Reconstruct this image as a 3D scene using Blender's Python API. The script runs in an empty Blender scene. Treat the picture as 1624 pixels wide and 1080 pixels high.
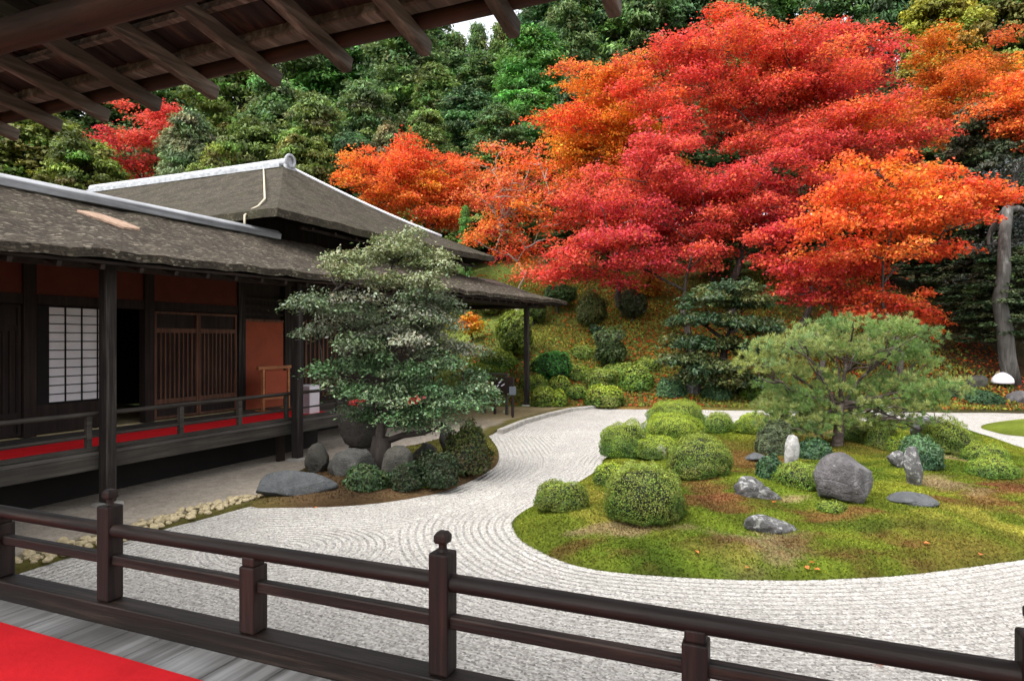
import bpy, bmesh, math, random
import numpy as np
from mathutils import Vector, Matrix

random.seed(7)
rng = np.random.default_rng(11)
C = bpy.context.scene.collection
SC = bpy.context.scene

# ------------------------------------------------------------------ camera, sky, sun, exposure
YAW = math.radians(24.0)          # world axes follow the timber hall; the camera is turned 24 degrees
CA, SA = math.cos(YAW), math.sin(YAW)
CZ, FPX = 2.05, 1040.0            # eye height over the gravel, focal length in photo pixels
cam_d = bpy.data.cameras.new('camera')
cam_d.sensor_width = 36.0
cam_d.lens = FPX / 1624.0 * 36.0
cam_d.clip_start = 0.05
cam_d.clip_end = 600.0
cam = bpy.data.objects.new('camera', cam_d)
cam.location = (0, 0, CZ)
cam.rotation_euler = (math.radians(90), 0, YAW)
C.objects.link(cam)
SC.camera = cam

SUN_EL, SUN_AZ = math.radians(60), math.radians(205)
w = bpy.data.worlds.new('World')
SC.world = w
w.use_nodes = True
wn = w.node_tree
for n in list(wn.nodes):
    wn.nodes.remove(n)
sky = wn.nodes.new('ShaderNodeTexSky')
sky.sky_type = 'NISHITA'
sky.sun_disc = False
sky.sun_elevation = SUN_EL
sky.sun_rotation = SUN_AZ
sky.air_density = 1.0
sky.dust_density = 3.0
hs = wn.nodes.new('ShaderNodeHueSaturation')
hs.inputs['Saturation'].default_value = 0.18
hs.inputs['Value'].default_value = 1.0
bg = wn.nodes.new('ShaderNodeBackground')
bg.inputs['Strength'].default_value = 0.15
wo = wn.nodes.new('ShaderNodeOutputWorld')
wn.links.new(sky.outputs[0], hs.inputs['Color'])
wn.links.new(hs.outputs[0], bg.inputs['Color'])
wn.links.new(bg.outputs[0], wo.inputs['Surface'])

sun_d = bpy.data.lights.new('sun', 'SUN')
sun_d.energy = 1.05
sun_d.angle = math.radians(60)
sun_d.color = (1.0, 0.96, 0.9)
sun = bpy.data.objects.new('sun', sun_d)
# sun_rotation is measured clockwise from +Y
sd = Vector((math.sin(SUN_AZ) * math.cos(SUN_EL), math.cos(SUN_AZ) * math.cos(SUN_EL), math.sin(SUN_EL)))
sun.rotation_euler = sd.to_track_quat('Z', 'Y').to_euler()
sun.location = (0, 0, 40)
C.objects.link(sun)

SC.view_settings.view_transform = 'Standard'
SC.view_settings.look = 'None'
SC.view_settings.exposure = 1.68
SC.view_settings.gamma = 1.0
SC.render.engine = 'CYCLES'
SC.cycles.use_denoising = True
SC.cycles.max_bounces = 6
SC.cycles.diffuse_bounces = 3
SC.cycles.transmission_bounces = 3
SC.cycles.glossy_bounces = 2
SC.cycles.caustics_reflective = False
SC.cycles.caustics_refractive = False

# ------------------------------------------------------------------ helpers: places
RIGHT = np.array([CA, SA, 0.0])
FWD = np.array([-SA, CA, 0.0])
UP = np.array([0, 0, 1.0])


def ray(px, py):
    X = (px - 812.0) / FPX
    return np.array([X * CA - SA, X * SA + CA, (540.0 - py) / FPX])


def at(px, py, z=0.0):
    d = ray(px, py)
    t = (z - CZ) / d[2]
    p = d * t
    return np.array([p[0], p[1], z])


def atd(px, py, D):
    d = ray(px, py) * D
    return np.array([d[0], d[1], CZ + d[2]])


def XD(x, y):
    return x * CA + y * SA, -x * SA + y * CA


def world_xy(X, D):
    return X * CA - D * SA, X * SA + D * CA


def sn(P, freq, seed, k=6):
    r = np.random.default_rng(seed)
    P = np.asarray(P, float)
    K = r.normal(size=(k, P.shape[1])) * freq
    ph = r.uniform(0, 6.28, k)
    return np.sin(P @ K.T + ph).sum(1) / math.sqrt(k)


def D0_of(X):
    return 20.6 - 0.1 * np.clip(X, -0.5, 25) + 0.9 * np.clip(-X - 0.5, 0, 14)


def hill_h(X, D):
    s = D - D0_of(X)
    h = np.where(s < -0.75, -0.03, np.where(s > -0.62, 0.05, -0.03 + 0.08 * (s + 0.75) / 0.13))
    e = np.clip(s - 0.2, 0, None)
    soft = e * e / (e + 1.2)
    h = h + 15.0 * (1 - np.exp(-0.60 * soft / 15.0))
    P = np.stack([X, D], -1).reshape(-1, 2)
    bump = (0.16 * sn(P, 0.9, 5) + 0.35 * sn(P, 0.25, 6)).reshape(np.shape(s))
    return h + bump * np.clip(soft / 4.0, 0, 1)


# moss island outline, in photo pixels on the gravel plane
ISL_PX = [(808, 834), (822, 856), (862, 881), (920, 899), (1000, 911), (1100, 919), (1250, 922), (1350, 920), (1430, 915),
          (1530, 903), (1590, 894), (1660, 882), (1760, 850), (1800, 810), (1760, 765), (1690, 735), (1624, 714),
          (1560, 692), (1500, 678), (1400, 673), (1240, 682), (1155, 692), (1020, 697), (962, 724), (945, 746),
          (900, 775), (850, 800), (818, 818)]


def smooth_loop(pts, n):
    P = np.array(pts, float)
    m = len(P)
    out = []
    for i in range(m):
        p0, p1, p2, p3 = P[i - 1], P[i], P[(i + 1) % m], P[(i + 2) % m]
        for t in np.linspace(0, 1, 14, endpoint=False):
            out.append(0.5 * ((2 * p1) + (-p0 + p2) * t + (2 * p0 - 5 * p1 + 4 * p2 - p3) * t * t + (-p0 + 3 * p1 - 3 * p2 + p3) * t ** 3))
    out = np.array(out)
    d = np.r_[0, np.cumsum(np.linalg.norm(np.diff(np.r_[out, out[:1]], axis=0), axis=1))]
    q = np.linspace(0, d[-1], n, endpoint=False)
    Q = np.r_[out, out[:1]]
    return np.stack([np.interp(q, d, Q[:, k]) for k in range(2)], -1)


ISL = smooth_loop([at(px, py)[:2] for px, py in ISL_PX], 200)


def seg_dist(P, L, closed=True):
    A_ = L
    B_ = np.roll(L, -1, 0) if closed else None
    if not closed:
        A_, B_ = L[:-1], L[1:]
    best = np.full(len(P), 1e9)
    for a, b in zip(A_, B_):
        ab = b - a
        t = np.clip(((P - a) @ ab) / max(ab @ ab, 1e-9), 0, 1)
        best = np.minimum(best, np.linalg.norm(P - a - t[:, None] * ab, axis=1))
    return best


def inside(P, L):
    x, y = P[:, 0], P[:, 1]
    r = np.zeros(len(P), bool)
    A_, B_ = L, np.roll(L, -1, 0)
    for (ax, ay), (bx, by) in zip(A_, B_):
        c = (ay > y) != (by > y)
        with np.errstate(divide='ignore', invalid='ignore'):
            r ^= c & (x < (bx - ax) * (y - ay) / (by - ay + 1e-12) + ax)
    return r


def isl_h(P):
    P = np.atleast_2d(P)
    d = seg_dist(P, ISL)
    h = -0.03 + 0.10 * (1 - np.exp(-d / 0.10)) + 0.24 * (1 - np.exp(-d / 1.3))
    h += np.clip(d / 0.6, 0, 1) * (0.035 * sn(P, 1.6, 21) + 0.02 * sn(P, 4.5, 22))
    return np.where(inside(P, ISL), h, -0.03)


def on_isl(px, py):
    z = 0.2
    for _ in range(12):
        p = at(px, py, z)
        z = 0.5 * z + 0.5 * float(isl_h(p[None, :2])[0])
    return at(px, py, z)


def on_hill(px, py):
    d = ray(px, py)
    t = 12.0
    while t < 90:
        p = d * t
        X, D = XD(p[0], p[1])
        if CZ + p[2] <= float(hill_h(np.array([X]), np.array([D]))[0]):
            break
        t += 0.04
    return np.array([d[0] * t, d[1] * t, CZ + d[2] * t])


def hill_at(px, D):
    X = (px - 812) / FPX * D
    x, y = world_xy(X, D)
    return np.array([x, y, float(hill_h(np.array([X]), np.array([D]))[0])])


# ------------------------------------------------------------------ helpers: objects
def tag(o, label=None, cat=None, group=None, kind=None):
    if label: o['label'] = label
    if cat: o['category'] = cat
    if group: o['group'] = group
    if kind: o['kind'] = kind
    return o


def empty(name, loc, label=None, cat=None, group=None):
    o = bpy.data.objects.new(name, None)
    o.location = [float(v) for v in loc]
    o.empty_display_size = 0.2
    C.objects.link(o)
    return tag(o, label, cat, group)


def link(name, me, mat, parent=None, origin=None, local=False):
    o = bpy.data.objects.new(name, me)
    if mat is not None:
        me.materials.append(mat)
    C.objects.link(o)
    if parent is not None:
        o.parent = parent
        if not local:
            off = Vector((0, 0, 0))
            q = parent
            while q is not None:
                off -= q.location
                q = q.parent
            if origin is not None:
                off += Vector([float(v) for v in origin])
            o.location = off
    elif origin is not None:
        o.location = [float(v) for v in origin]
    return o


def mesh_np(name, V, Fq, tint=None, smooth=False, attrs=None):
    """V (n,3), Fq (m,k) faces of equal size"""
    me = bpy.data.meshes.new(name)
    V = np.ascontiguousarray(V, np.float32)
    Fq = np.ascontiguousarray(Fq, np.int32)
    k = Fq.shape[1]
    me.vertices.add(len(V))
    me.vertices.foreach_set('co', V.ravel())
    me.loops.add(Fq.size)
    me.loops.foreach_set('vertex_index', Fq.ravel())
    me.polygons.add(len(Fq))
    me.polygons.foreach_set('loop_start', np.arange(0, Fq.size, k, dtype=np.int32))
    if smooth:
        me.polygons.foreach_set('use_smooth', np.ones(len(Fq), bool))
    if tint is not None:
        a = me.attributes.new('tint', 'FLOAT_COLOR', 'POINT')
        t = np.ones((len(V), 4), np.float32)
        t[:, :3] = tint
        a.data.foreach_set('color', t.ravel())
    for key, val in (attrs or {}).items():
        a = me.attributes.new(key, 'FLOAT', 'POINT')
        a.data.foreach_set('value', np.ascontiguousarray(val, np.float32))
    me.update(calc_edges=True)
    me.validate()
    return me


class MB:
    def __init__(self):
        self.v, self.f, self.n = [], [], 0

    def add(self, V, F):
        self.v.append(np.asarray(V, float))
        self.f += [[i + self.n for i in f] for f in F]
        self.n += len(V)
        return self

    def box(self, lo, hi):
        x0, y0, z0 = lo
        x1, y1, z1 = hi
        V = [(x0, y0, z0), (x1, y0, z0), (x1, y1, z0), (x0, y1, z0), (x0, y0, z1), (x1, y0, z1), (x1, y1, z1), (x0, y1, z1)]
        return self.add(V, [(3, 2, 1, 0), (4, 5, 6, 7), (0, 1, 5, 4), (1, 2, 6, 5), (2, 3, 7, 6), (3, 0, 4, 7)])

    def beam(self, p0, p1, wd, h):
        p0, p1 = np.array(p0, float), np.array(p1, float)
        a = p1 - p0
        a /= np.linalg.norm(a)
        ref = UP if abs(a[2]) < 0.95 else np.array([0, 1.0, 0])
        s = np.cross(a, ref)
        s /= np.linalg.norm(s)
        u = np.cross(s, a)
        V = []
        for p in (p0, p1):
            for sx, sy in ((-1, -1), (1, -1), (1, 1), (-1, 1)):
                V.append(p + s * sx * wd / 2 + u * sy * h / 2)
        return self.add(V, [(0, 1, 2, 3), (7, 6, 5, 4), (0, 4, 5, 1), (1, 5, 6, 2), (2, 6, 7, 3), (3, 7, 4, 0)])

    def tube(self, pts, rad, n=8):
        pts = [np.array(p, float) for p in pts]
        V, F = [], []
        m = len(pts)
        prev = None
        for i, p in enumerate(pts):
            a = pts[min(i + 1, m - 1)] - pts[max(i - 1, 0)]
            a /= max(np.linalg.norm(a), 1e-9)
            if prev is None:
                ref = np.array([0, 0, 1.0]) if abs(a[2]) < 0.9 else np.array([1.0, 0, 0])
            else:
                ref = prev
            s = ref - a * (ref @ a)
            s /= max(np.linalg.norm(s), 1e-9)
            prev = s
            b = np.cross(a, s)
            r = rad[i] if hasattr(rad, '__len__') else rad
            for j in range(n):
                th = 2 * math.pi * j / n
                V.append(p + r * (math.cos(th) * s + math.sin(th) * b))
        for i in range(m - 1):
            for j in range(n):
                F.append((i * n + j, i * n + (j + 1) % n, (i + 1) * n + (j + 1) % n, (i + 1) * n + j))
        F.append(tuple(range(n - 1, -1, -1)))
        F.append(tuple(range((m - 1) * n, m * n)))
        return self.add(V, F)

    def slab(self, G, th):
        """grid G[i,j] of points, thickened downwards by th"""
        G = np.asarray(G, float)
        a, b = G.shape[:2]
        T = G.reshape(-1, 3)
        B = T - np.array([0, 0, th])
        n = a * b
        idx = lambda i, j: i * b + j
        F = []
        for i in range(a - 1):
            for j in range(b - 1):
                q = (idx(i, j), idx(i + 1, j), idx(i + 1, j + 1), idx(i, j + 1))
                F.append(q)
                F.append(tuple(n + k for k in reversed(q)))
        ring = [idx(i, 0) for i in range(a)] + [idx(a - 1, j) for j in range(1, b)] + [idx(i, b - 1) for i in range(a - 2, -1, -1)] + [idx(0, j) for j in range(b - 2, 0, -1)]
        for p, q in zip(ring, ring[1:] + ring[:1]):
            F.append((q, p, n + p, n + q))
        return self.add(np.r_[T, B], F)

    def prism(self, poly, z0, z1):
        m = len(poly)
        V = [(p[0], p[1], z0) for p in poly] + [(p[0], p[1], z1) for p in poly]
        F = [tuple(range(m - 1, -1, -1)), tuple(range(m, 2 * m))]
        for i in range(m):
            j = (i + 1) % m
            F.append((i, j, m + j, m + i))
        return self.add(V, F)

    def build(self, name, mat, parent=None, bevel=0.0, smooth=False, origin=None, segs=2):
        V = np.concatenate(self.v)
        if origin is not None:
            V = V - np.asarray(origin, float)
        me = bpy.data.meshes.new(name)
        me.from_pydata([tuple(map(float, p)) for p in V], [], self.f)
        bm = bmesh.new()
        bm.from_mesh(me)
        bmesh.ops.recalc_face_normals(bm, faces=bm.faces)
        bm.to_mesh(me)
        bm.free()
        if smooth:
            me.polygons.foreach_set('use_smooth', np.ones(len(me.polygons), bool))
        o = link(name, me, mat, parent, origin)
        if bevel:
            b = o.modifiers.new('bevel', 'BEVEL')
            b.width = bevel
            b.segments = segs
            b.limit_method = 'ANGLE'
        return o


# ------------------------------------------------------------------ helpers: materials
def new_mat(name):
    m = bpy.data.materials.new(name)
    m.use_nodes = True
    nt = m.node_tree
    b = nt.nodes['Principled BSDF']
    b.inputs['Roughness'].default_value = 0.8
    return m, nt, b


def N(nt, kind, **kw):
    n = nt.nodes.new(kind)
    for k, v in kw.items():
        setattr(n, k, v)
    return n


def coords(nt, scale=(1, 1, 1)):
    tc = N(nt, 'ShaderNodeTexCoord')
    mp = N(nt, 'ShaderNodeMapping')
    mp.inputs['Scale'].default_value = scale
    nt.links.new(tc.outputs['Object'], mp.inputs['Vector'])
    return mp.outputs[0]


def noise(nt, vec, scale, detail=5, rough=0.6, dist=0.0):
    n = N(nt, 'ShaderNodeTexNoise')
    n.inputs['Scale'].default_value = scale
    n.inputs['Detail'].default_value = detail
    n.inputs['Roughness'].default_value = rough
    n.inputs['Distortion'].default_value = dist
    nt.links.new(vec, n.inputs['Vector'])
    return n.outputs['Fac']


def voro(nt, vec, scale, out='Distance', feature='F1'):
    n = N(nt, 'ShaderNodeTexVoronoi', feature=feature)
    n.inputs['Scale'].default_value = scale
    nt.links.new(vec, n.inputs['Vector'])
    return n.outputs[out]


def ramp(nt, fac, stops):
    r = N(nt, 'ShaderNodeValToRGB')
    e = r.color_ramp.elements
    while len(e) < len(stops):
        e.new(0.5)
    for el, (p, c) in zip(e, stops):
        el.position = p
        el.color = (c, c, c, 1) if not hasattr(c, '__len__') else (*c, 1)
    nt.links.new(fac, r.inputs[0])
    return r.outputs[0]


def mix(nt, fac, a, b, mode='MIX'):
    m = N(nt, 'ShaderNodeMix', data_type='RGBA', blend_type=mode)
    for sock, val in ((m.inputs[0], fac), (m.inputs[6], a), (m.inputs[7], b)):
        if hasattr(val, 'is_linked') or hasattr(val, 'links'):
            nt.links.new(val, sock)
        elif hasattr(val, '__len__'):
            sock.default_value = (*val, 1)
        else:
            sock.default_value = val
    return m.outputs[2]


def math_n(nt, op, a, b=None):
    m = N(nt, 'ShaderNodeMath', operation=op)
    for sock, val in zip(m.inputs, (a, b)):
        if val is None: continue
        if hasattr(val, 'links'):
            nt.links.new(val, sock)
        else:
            sock.default_value = val
    return m.outputs[0]


def bump(nt, bsdf, h, strength=0.5, dist=0.01, prev=None):
    b = N(nt, 'ShaderNodeBump')
    b.inputs['Strength'].default_value = strength
    b.inputs['Distance'].default_value = dist
    nt.links.new(h, b.inputs['Height'])
    if prev is not None:
        nt.links.new(prev, b.inputs['Normal'])
    nt.links.new(b.outputs[0], bsdf.inputs['Normal'])
    return b.outputs[0]


def wood(name, dark, light, axis='x', scale=22, rough=0.6, bstr=0.5, wear=None, spec=0.4):
    m, nt, b = new_mat(name)
    s = [1, 1, 1]
    s['xyz'.index(axis)] = 0.05
    v = coords(nt, s)
    g = noise(nt, v, scale, 6, 0.65, 0.4)
    col = ramp(nt, g, [(0.28, dark), (0.72, light)])
    big = noise(nt, coords(nt), 1.7, 3)
    col = mix(nt, ramp(nt, big, [(0.35, 0.0), (0.7, 0.6)]), col, tuple(c * 0.55 for c in dark))
    if wear:
        wv = noise(nt, v, scale * 0.5, 5, 0.7)
        col = mix(nt, ramp(nt, wv, [(0.52, 0.0), (0.7, 0.75)]), col, wear)
    nt.links.new(col, b.inputs['Base Color'])
    nt.links.new(ramp(nt, g, [(0.2, min(1, rough + 0.15)), (0.8, rough - 0.1)]), b.inputs['Roughness'])
    b.inputs['Specular IOR Level'].default_value = spec
    bump(nt, b, g, bstr, 0.004)
    return m


def plain(name, col, rough=0.7, var=0.25, scale=6, bstr=0.2, bd=0.004, spec=0.4):
    m, nt, b = new_mat(name)
    v = coords(nt)
    g = noise(nt, v, scale, 6, 0.65)
    nt.links.new(ramp(nt, g, [(0.25, tuple(c * (1 - var) for c in col)), (0.75, tuple(min(1, c * (1 + var)) for c in col))]), b.inputs['Base Color'])
    b.inputs['Roughness'].default_value = rough
    b.inputs['Specular IOR Level'].default_value = spec
    bump(nt, b, noise(nt, v, scale * 8, 4), bstr, bd)
    return m


def leaf_mat(name, rough=0.55, trans=0.3, mul=(1, 1, 1), spec=0.35):
    m, nt, b = new_mat(name)
    a = N(nt, 'ShaderNodeAttribute', attribute_name='tint')
    col = mix(nt, 1.0, a.outputs['Color'], mul, 'MULTIPLY')
    nt.links.new(col, b.inputs['Base Color'])
    b.inputs['Roughness'].default_value = rough
    b.inputs['Specular IOR Level'].default_value = spec
    if trans > 0:
        t = N(nt, 'ShaderNodeBsdfTranslucent')
        nt.links.new(mix(nt, 1.0, col, (1.25, 1.2, 0.9), 'MULTIPLY'), t.inputs['Color'])
        ms = N(nt, 'ShaderNodeMixShader')
        ms.inputs[0].default_value = trans
        nt.links.new(b.outputs[0], ms.inputs[1])
        nt.links.new(t.outputs[0], ms.inputs[2])
        nt.links.new(ms.outputs[0], nt.nodes['Material Output'].inputs['Surface'])
    return m


def rock_mat(name, dark, light, lichen=None, lich_amt=0.55, scale=5, streak=None, bd=0.05):
    m, nt, b = new_mat(name)
    v = coords(nt)
    g = noise(nt, v, scale, 8, 0.68, 0.3)
    col = ramp(nt, g, [(0.3, dark), (0.68, light)])
    sp = noise(nt, v, scale * 14, 3, 0.6)
    col = mix(nt, ramp(nt, sp, [(0.45, 0.0), (0.65, 0.35)]), col, tuple(c * 0.45 for c in dark))
    if lichen:
        l = noise(nt, v, scale * 1.3, 7, 0.72, 0.6)
        col = mix(nt, ramp(nt, l, [(lich_amt, 0.0), (lich_amt + 0.09, 0.9)]), col, lichen)
    if streak:
        s_ = noise(nt, coords(nt, (1, 1, 0.12)), 7, 5, 0.6)
        col = mix(nt, ramp(nt, s_, [(0.5, 0.0), (0.68, 0.6)]), col, streak)
    nt.links.new(col, b.inputs['Base Color'])
    b.inputs['Roughness'].default_value = 0.85
    cr = voro(nt, coords(nt, (1, 1, 1.6)), scale * 1.6, 'Distance', 'DISTANCE_TO_EDGE')
    h = math_n(nt, 'ADD', g, math_n(nt, 'MULTIPLY', sp, 0.4))
    h = math_n(nt, 'ADD', h, math_n(nt, 'MINIMUM', math_n(nt, 'MULTIPLY', cr, 1.2), 0.12))
    bump(nt, b, h, 1.0, bd)
    return m


M = {}
M['rail_wood'] = wood('rail_wood', (0.004, 0.0022, 0.0012), (0.017, 0.0080, 0.0042), 'x', 34, 0.58, 1.0, (0.058, 0.036, 0.026), 0.35)
M['post_wood'] = wood('post_wood', (0.005, 0.0024, 0.0013), (0.022, 0.0082, 0.0044), 'z', 34, 0.62, 1.0, (0.042, 0.018, 0.014), 0.35)
M['deck_wood'] = wood('deck_wood', (0.13, 0.125, 0.118), (0.34, 0.335, 0.325), 'y', 16, 0.45, 0.5, (0.46, 0.46, 0.46), 0.5)
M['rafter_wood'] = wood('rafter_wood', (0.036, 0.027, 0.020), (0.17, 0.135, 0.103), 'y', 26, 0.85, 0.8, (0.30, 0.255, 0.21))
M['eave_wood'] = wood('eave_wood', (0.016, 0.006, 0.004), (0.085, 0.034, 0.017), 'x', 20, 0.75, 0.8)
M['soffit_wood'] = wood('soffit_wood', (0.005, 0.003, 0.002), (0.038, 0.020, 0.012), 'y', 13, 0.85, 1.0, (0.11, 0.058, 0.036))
M['hall_post'] = wood('hall_post', (0.009, 0.006, 0.005), (0.038, 0.029, 0.024), 'z', 26, 0.85, 0.7, (0.085, 0.072, 0.062))
M['hall_dark'] = wood('hall_dark', (0.009, 0.005, 0.0035), (0.034, 0.018, 0.012), 'z', 20, 0.8, 0.4)
M['hall_floor'] = wood('hall_floor', (0.05, 0.042, 0.036), (0.14, 0.125, 0.11), 'y', 14, 0.6, 0.5)
M['hall_rail'] = wood('hall_rail', (0.022, 0.018, 0.014), (0.09, 0.078, 0.063), 'y', 24, 0.8, 0.7)
M['slat_wood'] = wood('slat_wood', (0.065, 0.024, 0.012), (0.22, 0.098, 0.056), 'z', 20, 0.7, 0.4)
M['clay'] = plain('clay', (0.115, 0.024, 0.013), 0.9, 0.25, 3, 0.3)
M['clay_orange'] = plain('clay_orange', (0.32, 0.070, 0.032), 0.9, 0.2, 3, 0.3)
M['stand_wood'] = wood('stand_wood', (0.32, 0.10, 0.035), (0.58, 0.24, 0.09), 'y', 20, 0.5, 0.3)
M['paper'] = plain('paper', (0.70, 0.68, 0.69), 0.9, 0.10, 2.2, 0.05)
M['tatami'] = plain('tatami', (0.50, 0.40, 0.22), 0.9, 0.15, 12, 0.2)
M['red_felt'] = plain('red_felt', (0.60, 0.016, 0.022), 0.98, 0.16, 3.5, 0.7, 0.003, 0.1)
M['red_felt_lit'] = plain('red_felt_lit', (0.80, 0.018, 0.024), 0.98, 0.12, 4, 0.5, 0.003, 0.1)  # same felt, colour brightened to offset the shade under the hall roof
M['dark_void'] = plain('dark_void', (0.010, 0.008, 0.007), 0.95, 0.2)  # near-black in place of shade indoors and underfloor; colours the lattice too
M['white_metal'] = plain('white_metal', (0.33, 0.34, 0.36), 0.6, 0.55, 7, 0.6, 0.008)
M['ridge_metal'] = wood('ridge_metal', (0.12, 0.122, 0.128), (0.52, 0.53, 0.55), 'y', 6, 0.6, 0.9, (0.62, 0.63, 0.65))
M['wire'] = plain('wire', (0.42, 0.36, 0.26), 0.6)
M['white_paint'] = plain('white_paint', (0.82, 0.80, 0.84), 0.6, 0.05)
M['grey_card'] = plain('grey_card', (0.40, 0.37, 0.40), 0.7, 0.05)
M['pale_stone'] = rock_mat('pale_stone', (0.28, 0.26, 0.23), (0.50, 0.47, 0.42))
M['bark'] = wood('bark', (0.018, 0.014, 0.011), (0.07, 0.055, 0.045), 'z', 12, 0.9, 1.0, (0.12, 0.10, 0.09))
M['bark_dark'] = wood('bark_dark', (0.016, 0.012, 0.010), (0.06, 0.045, 0.036), 'z', 14, 0.9, 1.0)
M['bark_pale'] = wood('bark_pale', (0.22, 0.18, 0.14), (0.48, 0.42, 0.36), 'z', 14, 0.85, 0.6)
M['bark_grey'] = wood('bark_grey', (0.035, 0.032, 0.028), (0.13, 0.122, 0.11), 'z', 10, 0.9, 1.0, (0.20, 0.195, 0.18))
M['bark_red'] = wood('bark_red', (0.03, 0.022, 0.018), (0.13, 0.095, 0.078), 'x', 16, 0.9, 1.0, (0.24, 0.19, 0.16))
M['rock_purple'] = rock_mat('rock_purple', (0.05, 0.045, 0.046), (0.125, 0.114, 0.116), (0.21, 0.212, 0.21), 0.60, 3.5, (0.185, 0.177, 0.178))
M['rock_lichen'] = rock_mat('rock_lichen', (0.055, 0.052, 0.05), (0.17, 0.165, 0.165), (0.46, 0.46, 0.44), 0.53, 9)
M['rock_white'] = rock_mat('rock_white', (0.16, 0.155, 0.145), (0.50, 0.49, 0.465), None, 0.5, 9, None, 0.025)
M['rock_dark'] = rock_mat('rock_dark', (0.035, 0.034, 0.030), (0.10, 0.098, 0.088), (0.36, 0.36, 0.32), 0.60, 5)
M['rock_moss'] = rock_mat('rock_moss', (0.03, 0.028, 0.022), (0.085, 0.08, 0.065), (0.04, 0.05, 0.015), 0.55, 5)
M['rock_slab'] = rock_mat('rock_slab', (0.05, 0.053, 0.056), (0.125, 0.13, 0.135), (0.06, 0.065, 0.04), 0.58, 6)
M['rock_basin'] = rock_mat('rock_basin', (0.04, 0.035, 0.030), (0.13, 0.115, 0.10), (0.03, 0.03, 0.018), 0.55, 4)
M['cobble'] = rock_mat('cobble', (0.30, 0.24, 0.13), (0.58, 0.48, 0.30), None, 0.5, 3, None, 0.006)
M['needle'] = leaf_mat('needle', 0.55, 0.25)
M['leaf_soft'] = leaf_mat('leaf_soft', 0.6, 0.28)
M['leaf_gloss'] = leaf_mat('leaf_gloss', 0.46, 0.15, (1, 1, 1), 0.4)
M['leaf_maple'] = leaf_mat('leaf_maple', 0.6, 0.42, (1, 1, 1), 0.2)
M['moss_fuzz'] = leaf_mat('moss_fuzz', 0.8, 0.2, (1, 1, 1), 0.1)
M['conifer'] = leaf_mat('conifer', 0.65, 0.3)
M['conifer_olive'] = leaf_mat('conifer_olive', 0.65, 0.25, (1.18, 1.05, 0.78))
M['conifer_deep'] = leaf_mat('conifer_deep', 0.65, 0.22, (0.55, 0.72, 0.75))
M['conifer_bright'] = leaf_mat('conifer_bright', 0.65, 0.28, (0.95, 1.35, 0.85))


def thatch(name, dark, light, pale):
    m, nt, b = new_mat(name)
    v = coords(nt)
    sl = noise(nt, coords(nt, (1.0, 0.5, 1.0)), 34, 6, 0.75, 1.2)
    med = noise(nt, v, 3.2, 5, 0.65)
    fl = voro(nt, coords(nt, (1.0, 0.40, 1.0)), 46, 'Color')
    sep = N(nt, 'ShaderNodeSeparateColor')
    nt.links.new(fl, sep.inputs[0])
    col = ramp(nt, sl, [(0.32, dark), (0.66, light)])
    col = mix(nt, ramp(nt, sep.outputs[0], [(0.86, 0.0), (0.95, 0.7)]), col, pale)
    ms_ = noise(nt, v, 1.3, 5, 0.7)
    col = mix(nt, ramp(nt, ms_, [(0.54, 0.0), (0.68, 0.45)]), col, (0.045, 0.05, 0.018))
    col = mix(nt, ramp(nt, med, [(0.40, 0.0), (0.70, 0.65)]), col, tuple(c * 0.6 for c in dark))
    nt.links.new(col, b.inputs['Base Color'])
    b.inputs['Roughness'].default_value = 0.95
    b.inputs['Specular IOR Level'].default_value = 0.15
    h = math_n(nt, 'ADD', sl, math_n(nt, 'MULTIPLY', sep.outputs[0], 0.5))
    bump(nt, b, h, 0.9, 0.03)
    return m


M['thatch'] = thatch('thatch', (0.018, 0.014, 0.010), (0.105, 0.086, 0.064), (0.30, 0.26, 0.20))
M['thatch_upper'] = thatch('thatch_upper', (0.023, 0.019, 0.013), (0.092, 0.077, 0.056), (0.16, 0.14, 0.105))


def tint_ground(name, rough=0.95, bscale=40, bdist=0.02, var=0.35):
    m, nt, b = new_mat(name)
    a = N(nt, 'ShaderNodeAttribute', attribute_name='tint')
    v = coords(nt)
    g = noise(nt, v, bscale, 5, 0.7)
    g2 = noise(nt, v, bscale * 0.2, 5, 0.65)
    col = mix(nt, 1.0, a.outputs['Color'], ramp(nt, g, [(0.25, 1 - var), (0.75, 1 + var)]), 'MULTIPLY')
    col = mix(nt, 1.0, col, ramp(nt, g2, [(0.3, 1 - var * 0.6), (0.7, 1 + var * 0.6)]), 'MULTIPLY')
    nt.links.new(col, b.inputs['Base Color'])
    b.inputs['Roughness'].default_value = rough
    b.inputs['Specular IOR Level'].default_value = 0.1
    bump(nt, b, math_n(nt, 'ADD', g, g2), 0.9, bdist)
    return m


M['tint_ground'] = tint_ground('tint_ground')
M['tint_hill'] = tint_ground('tint_hill', 0.95, 9, 0.10, 0.5)


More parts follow.
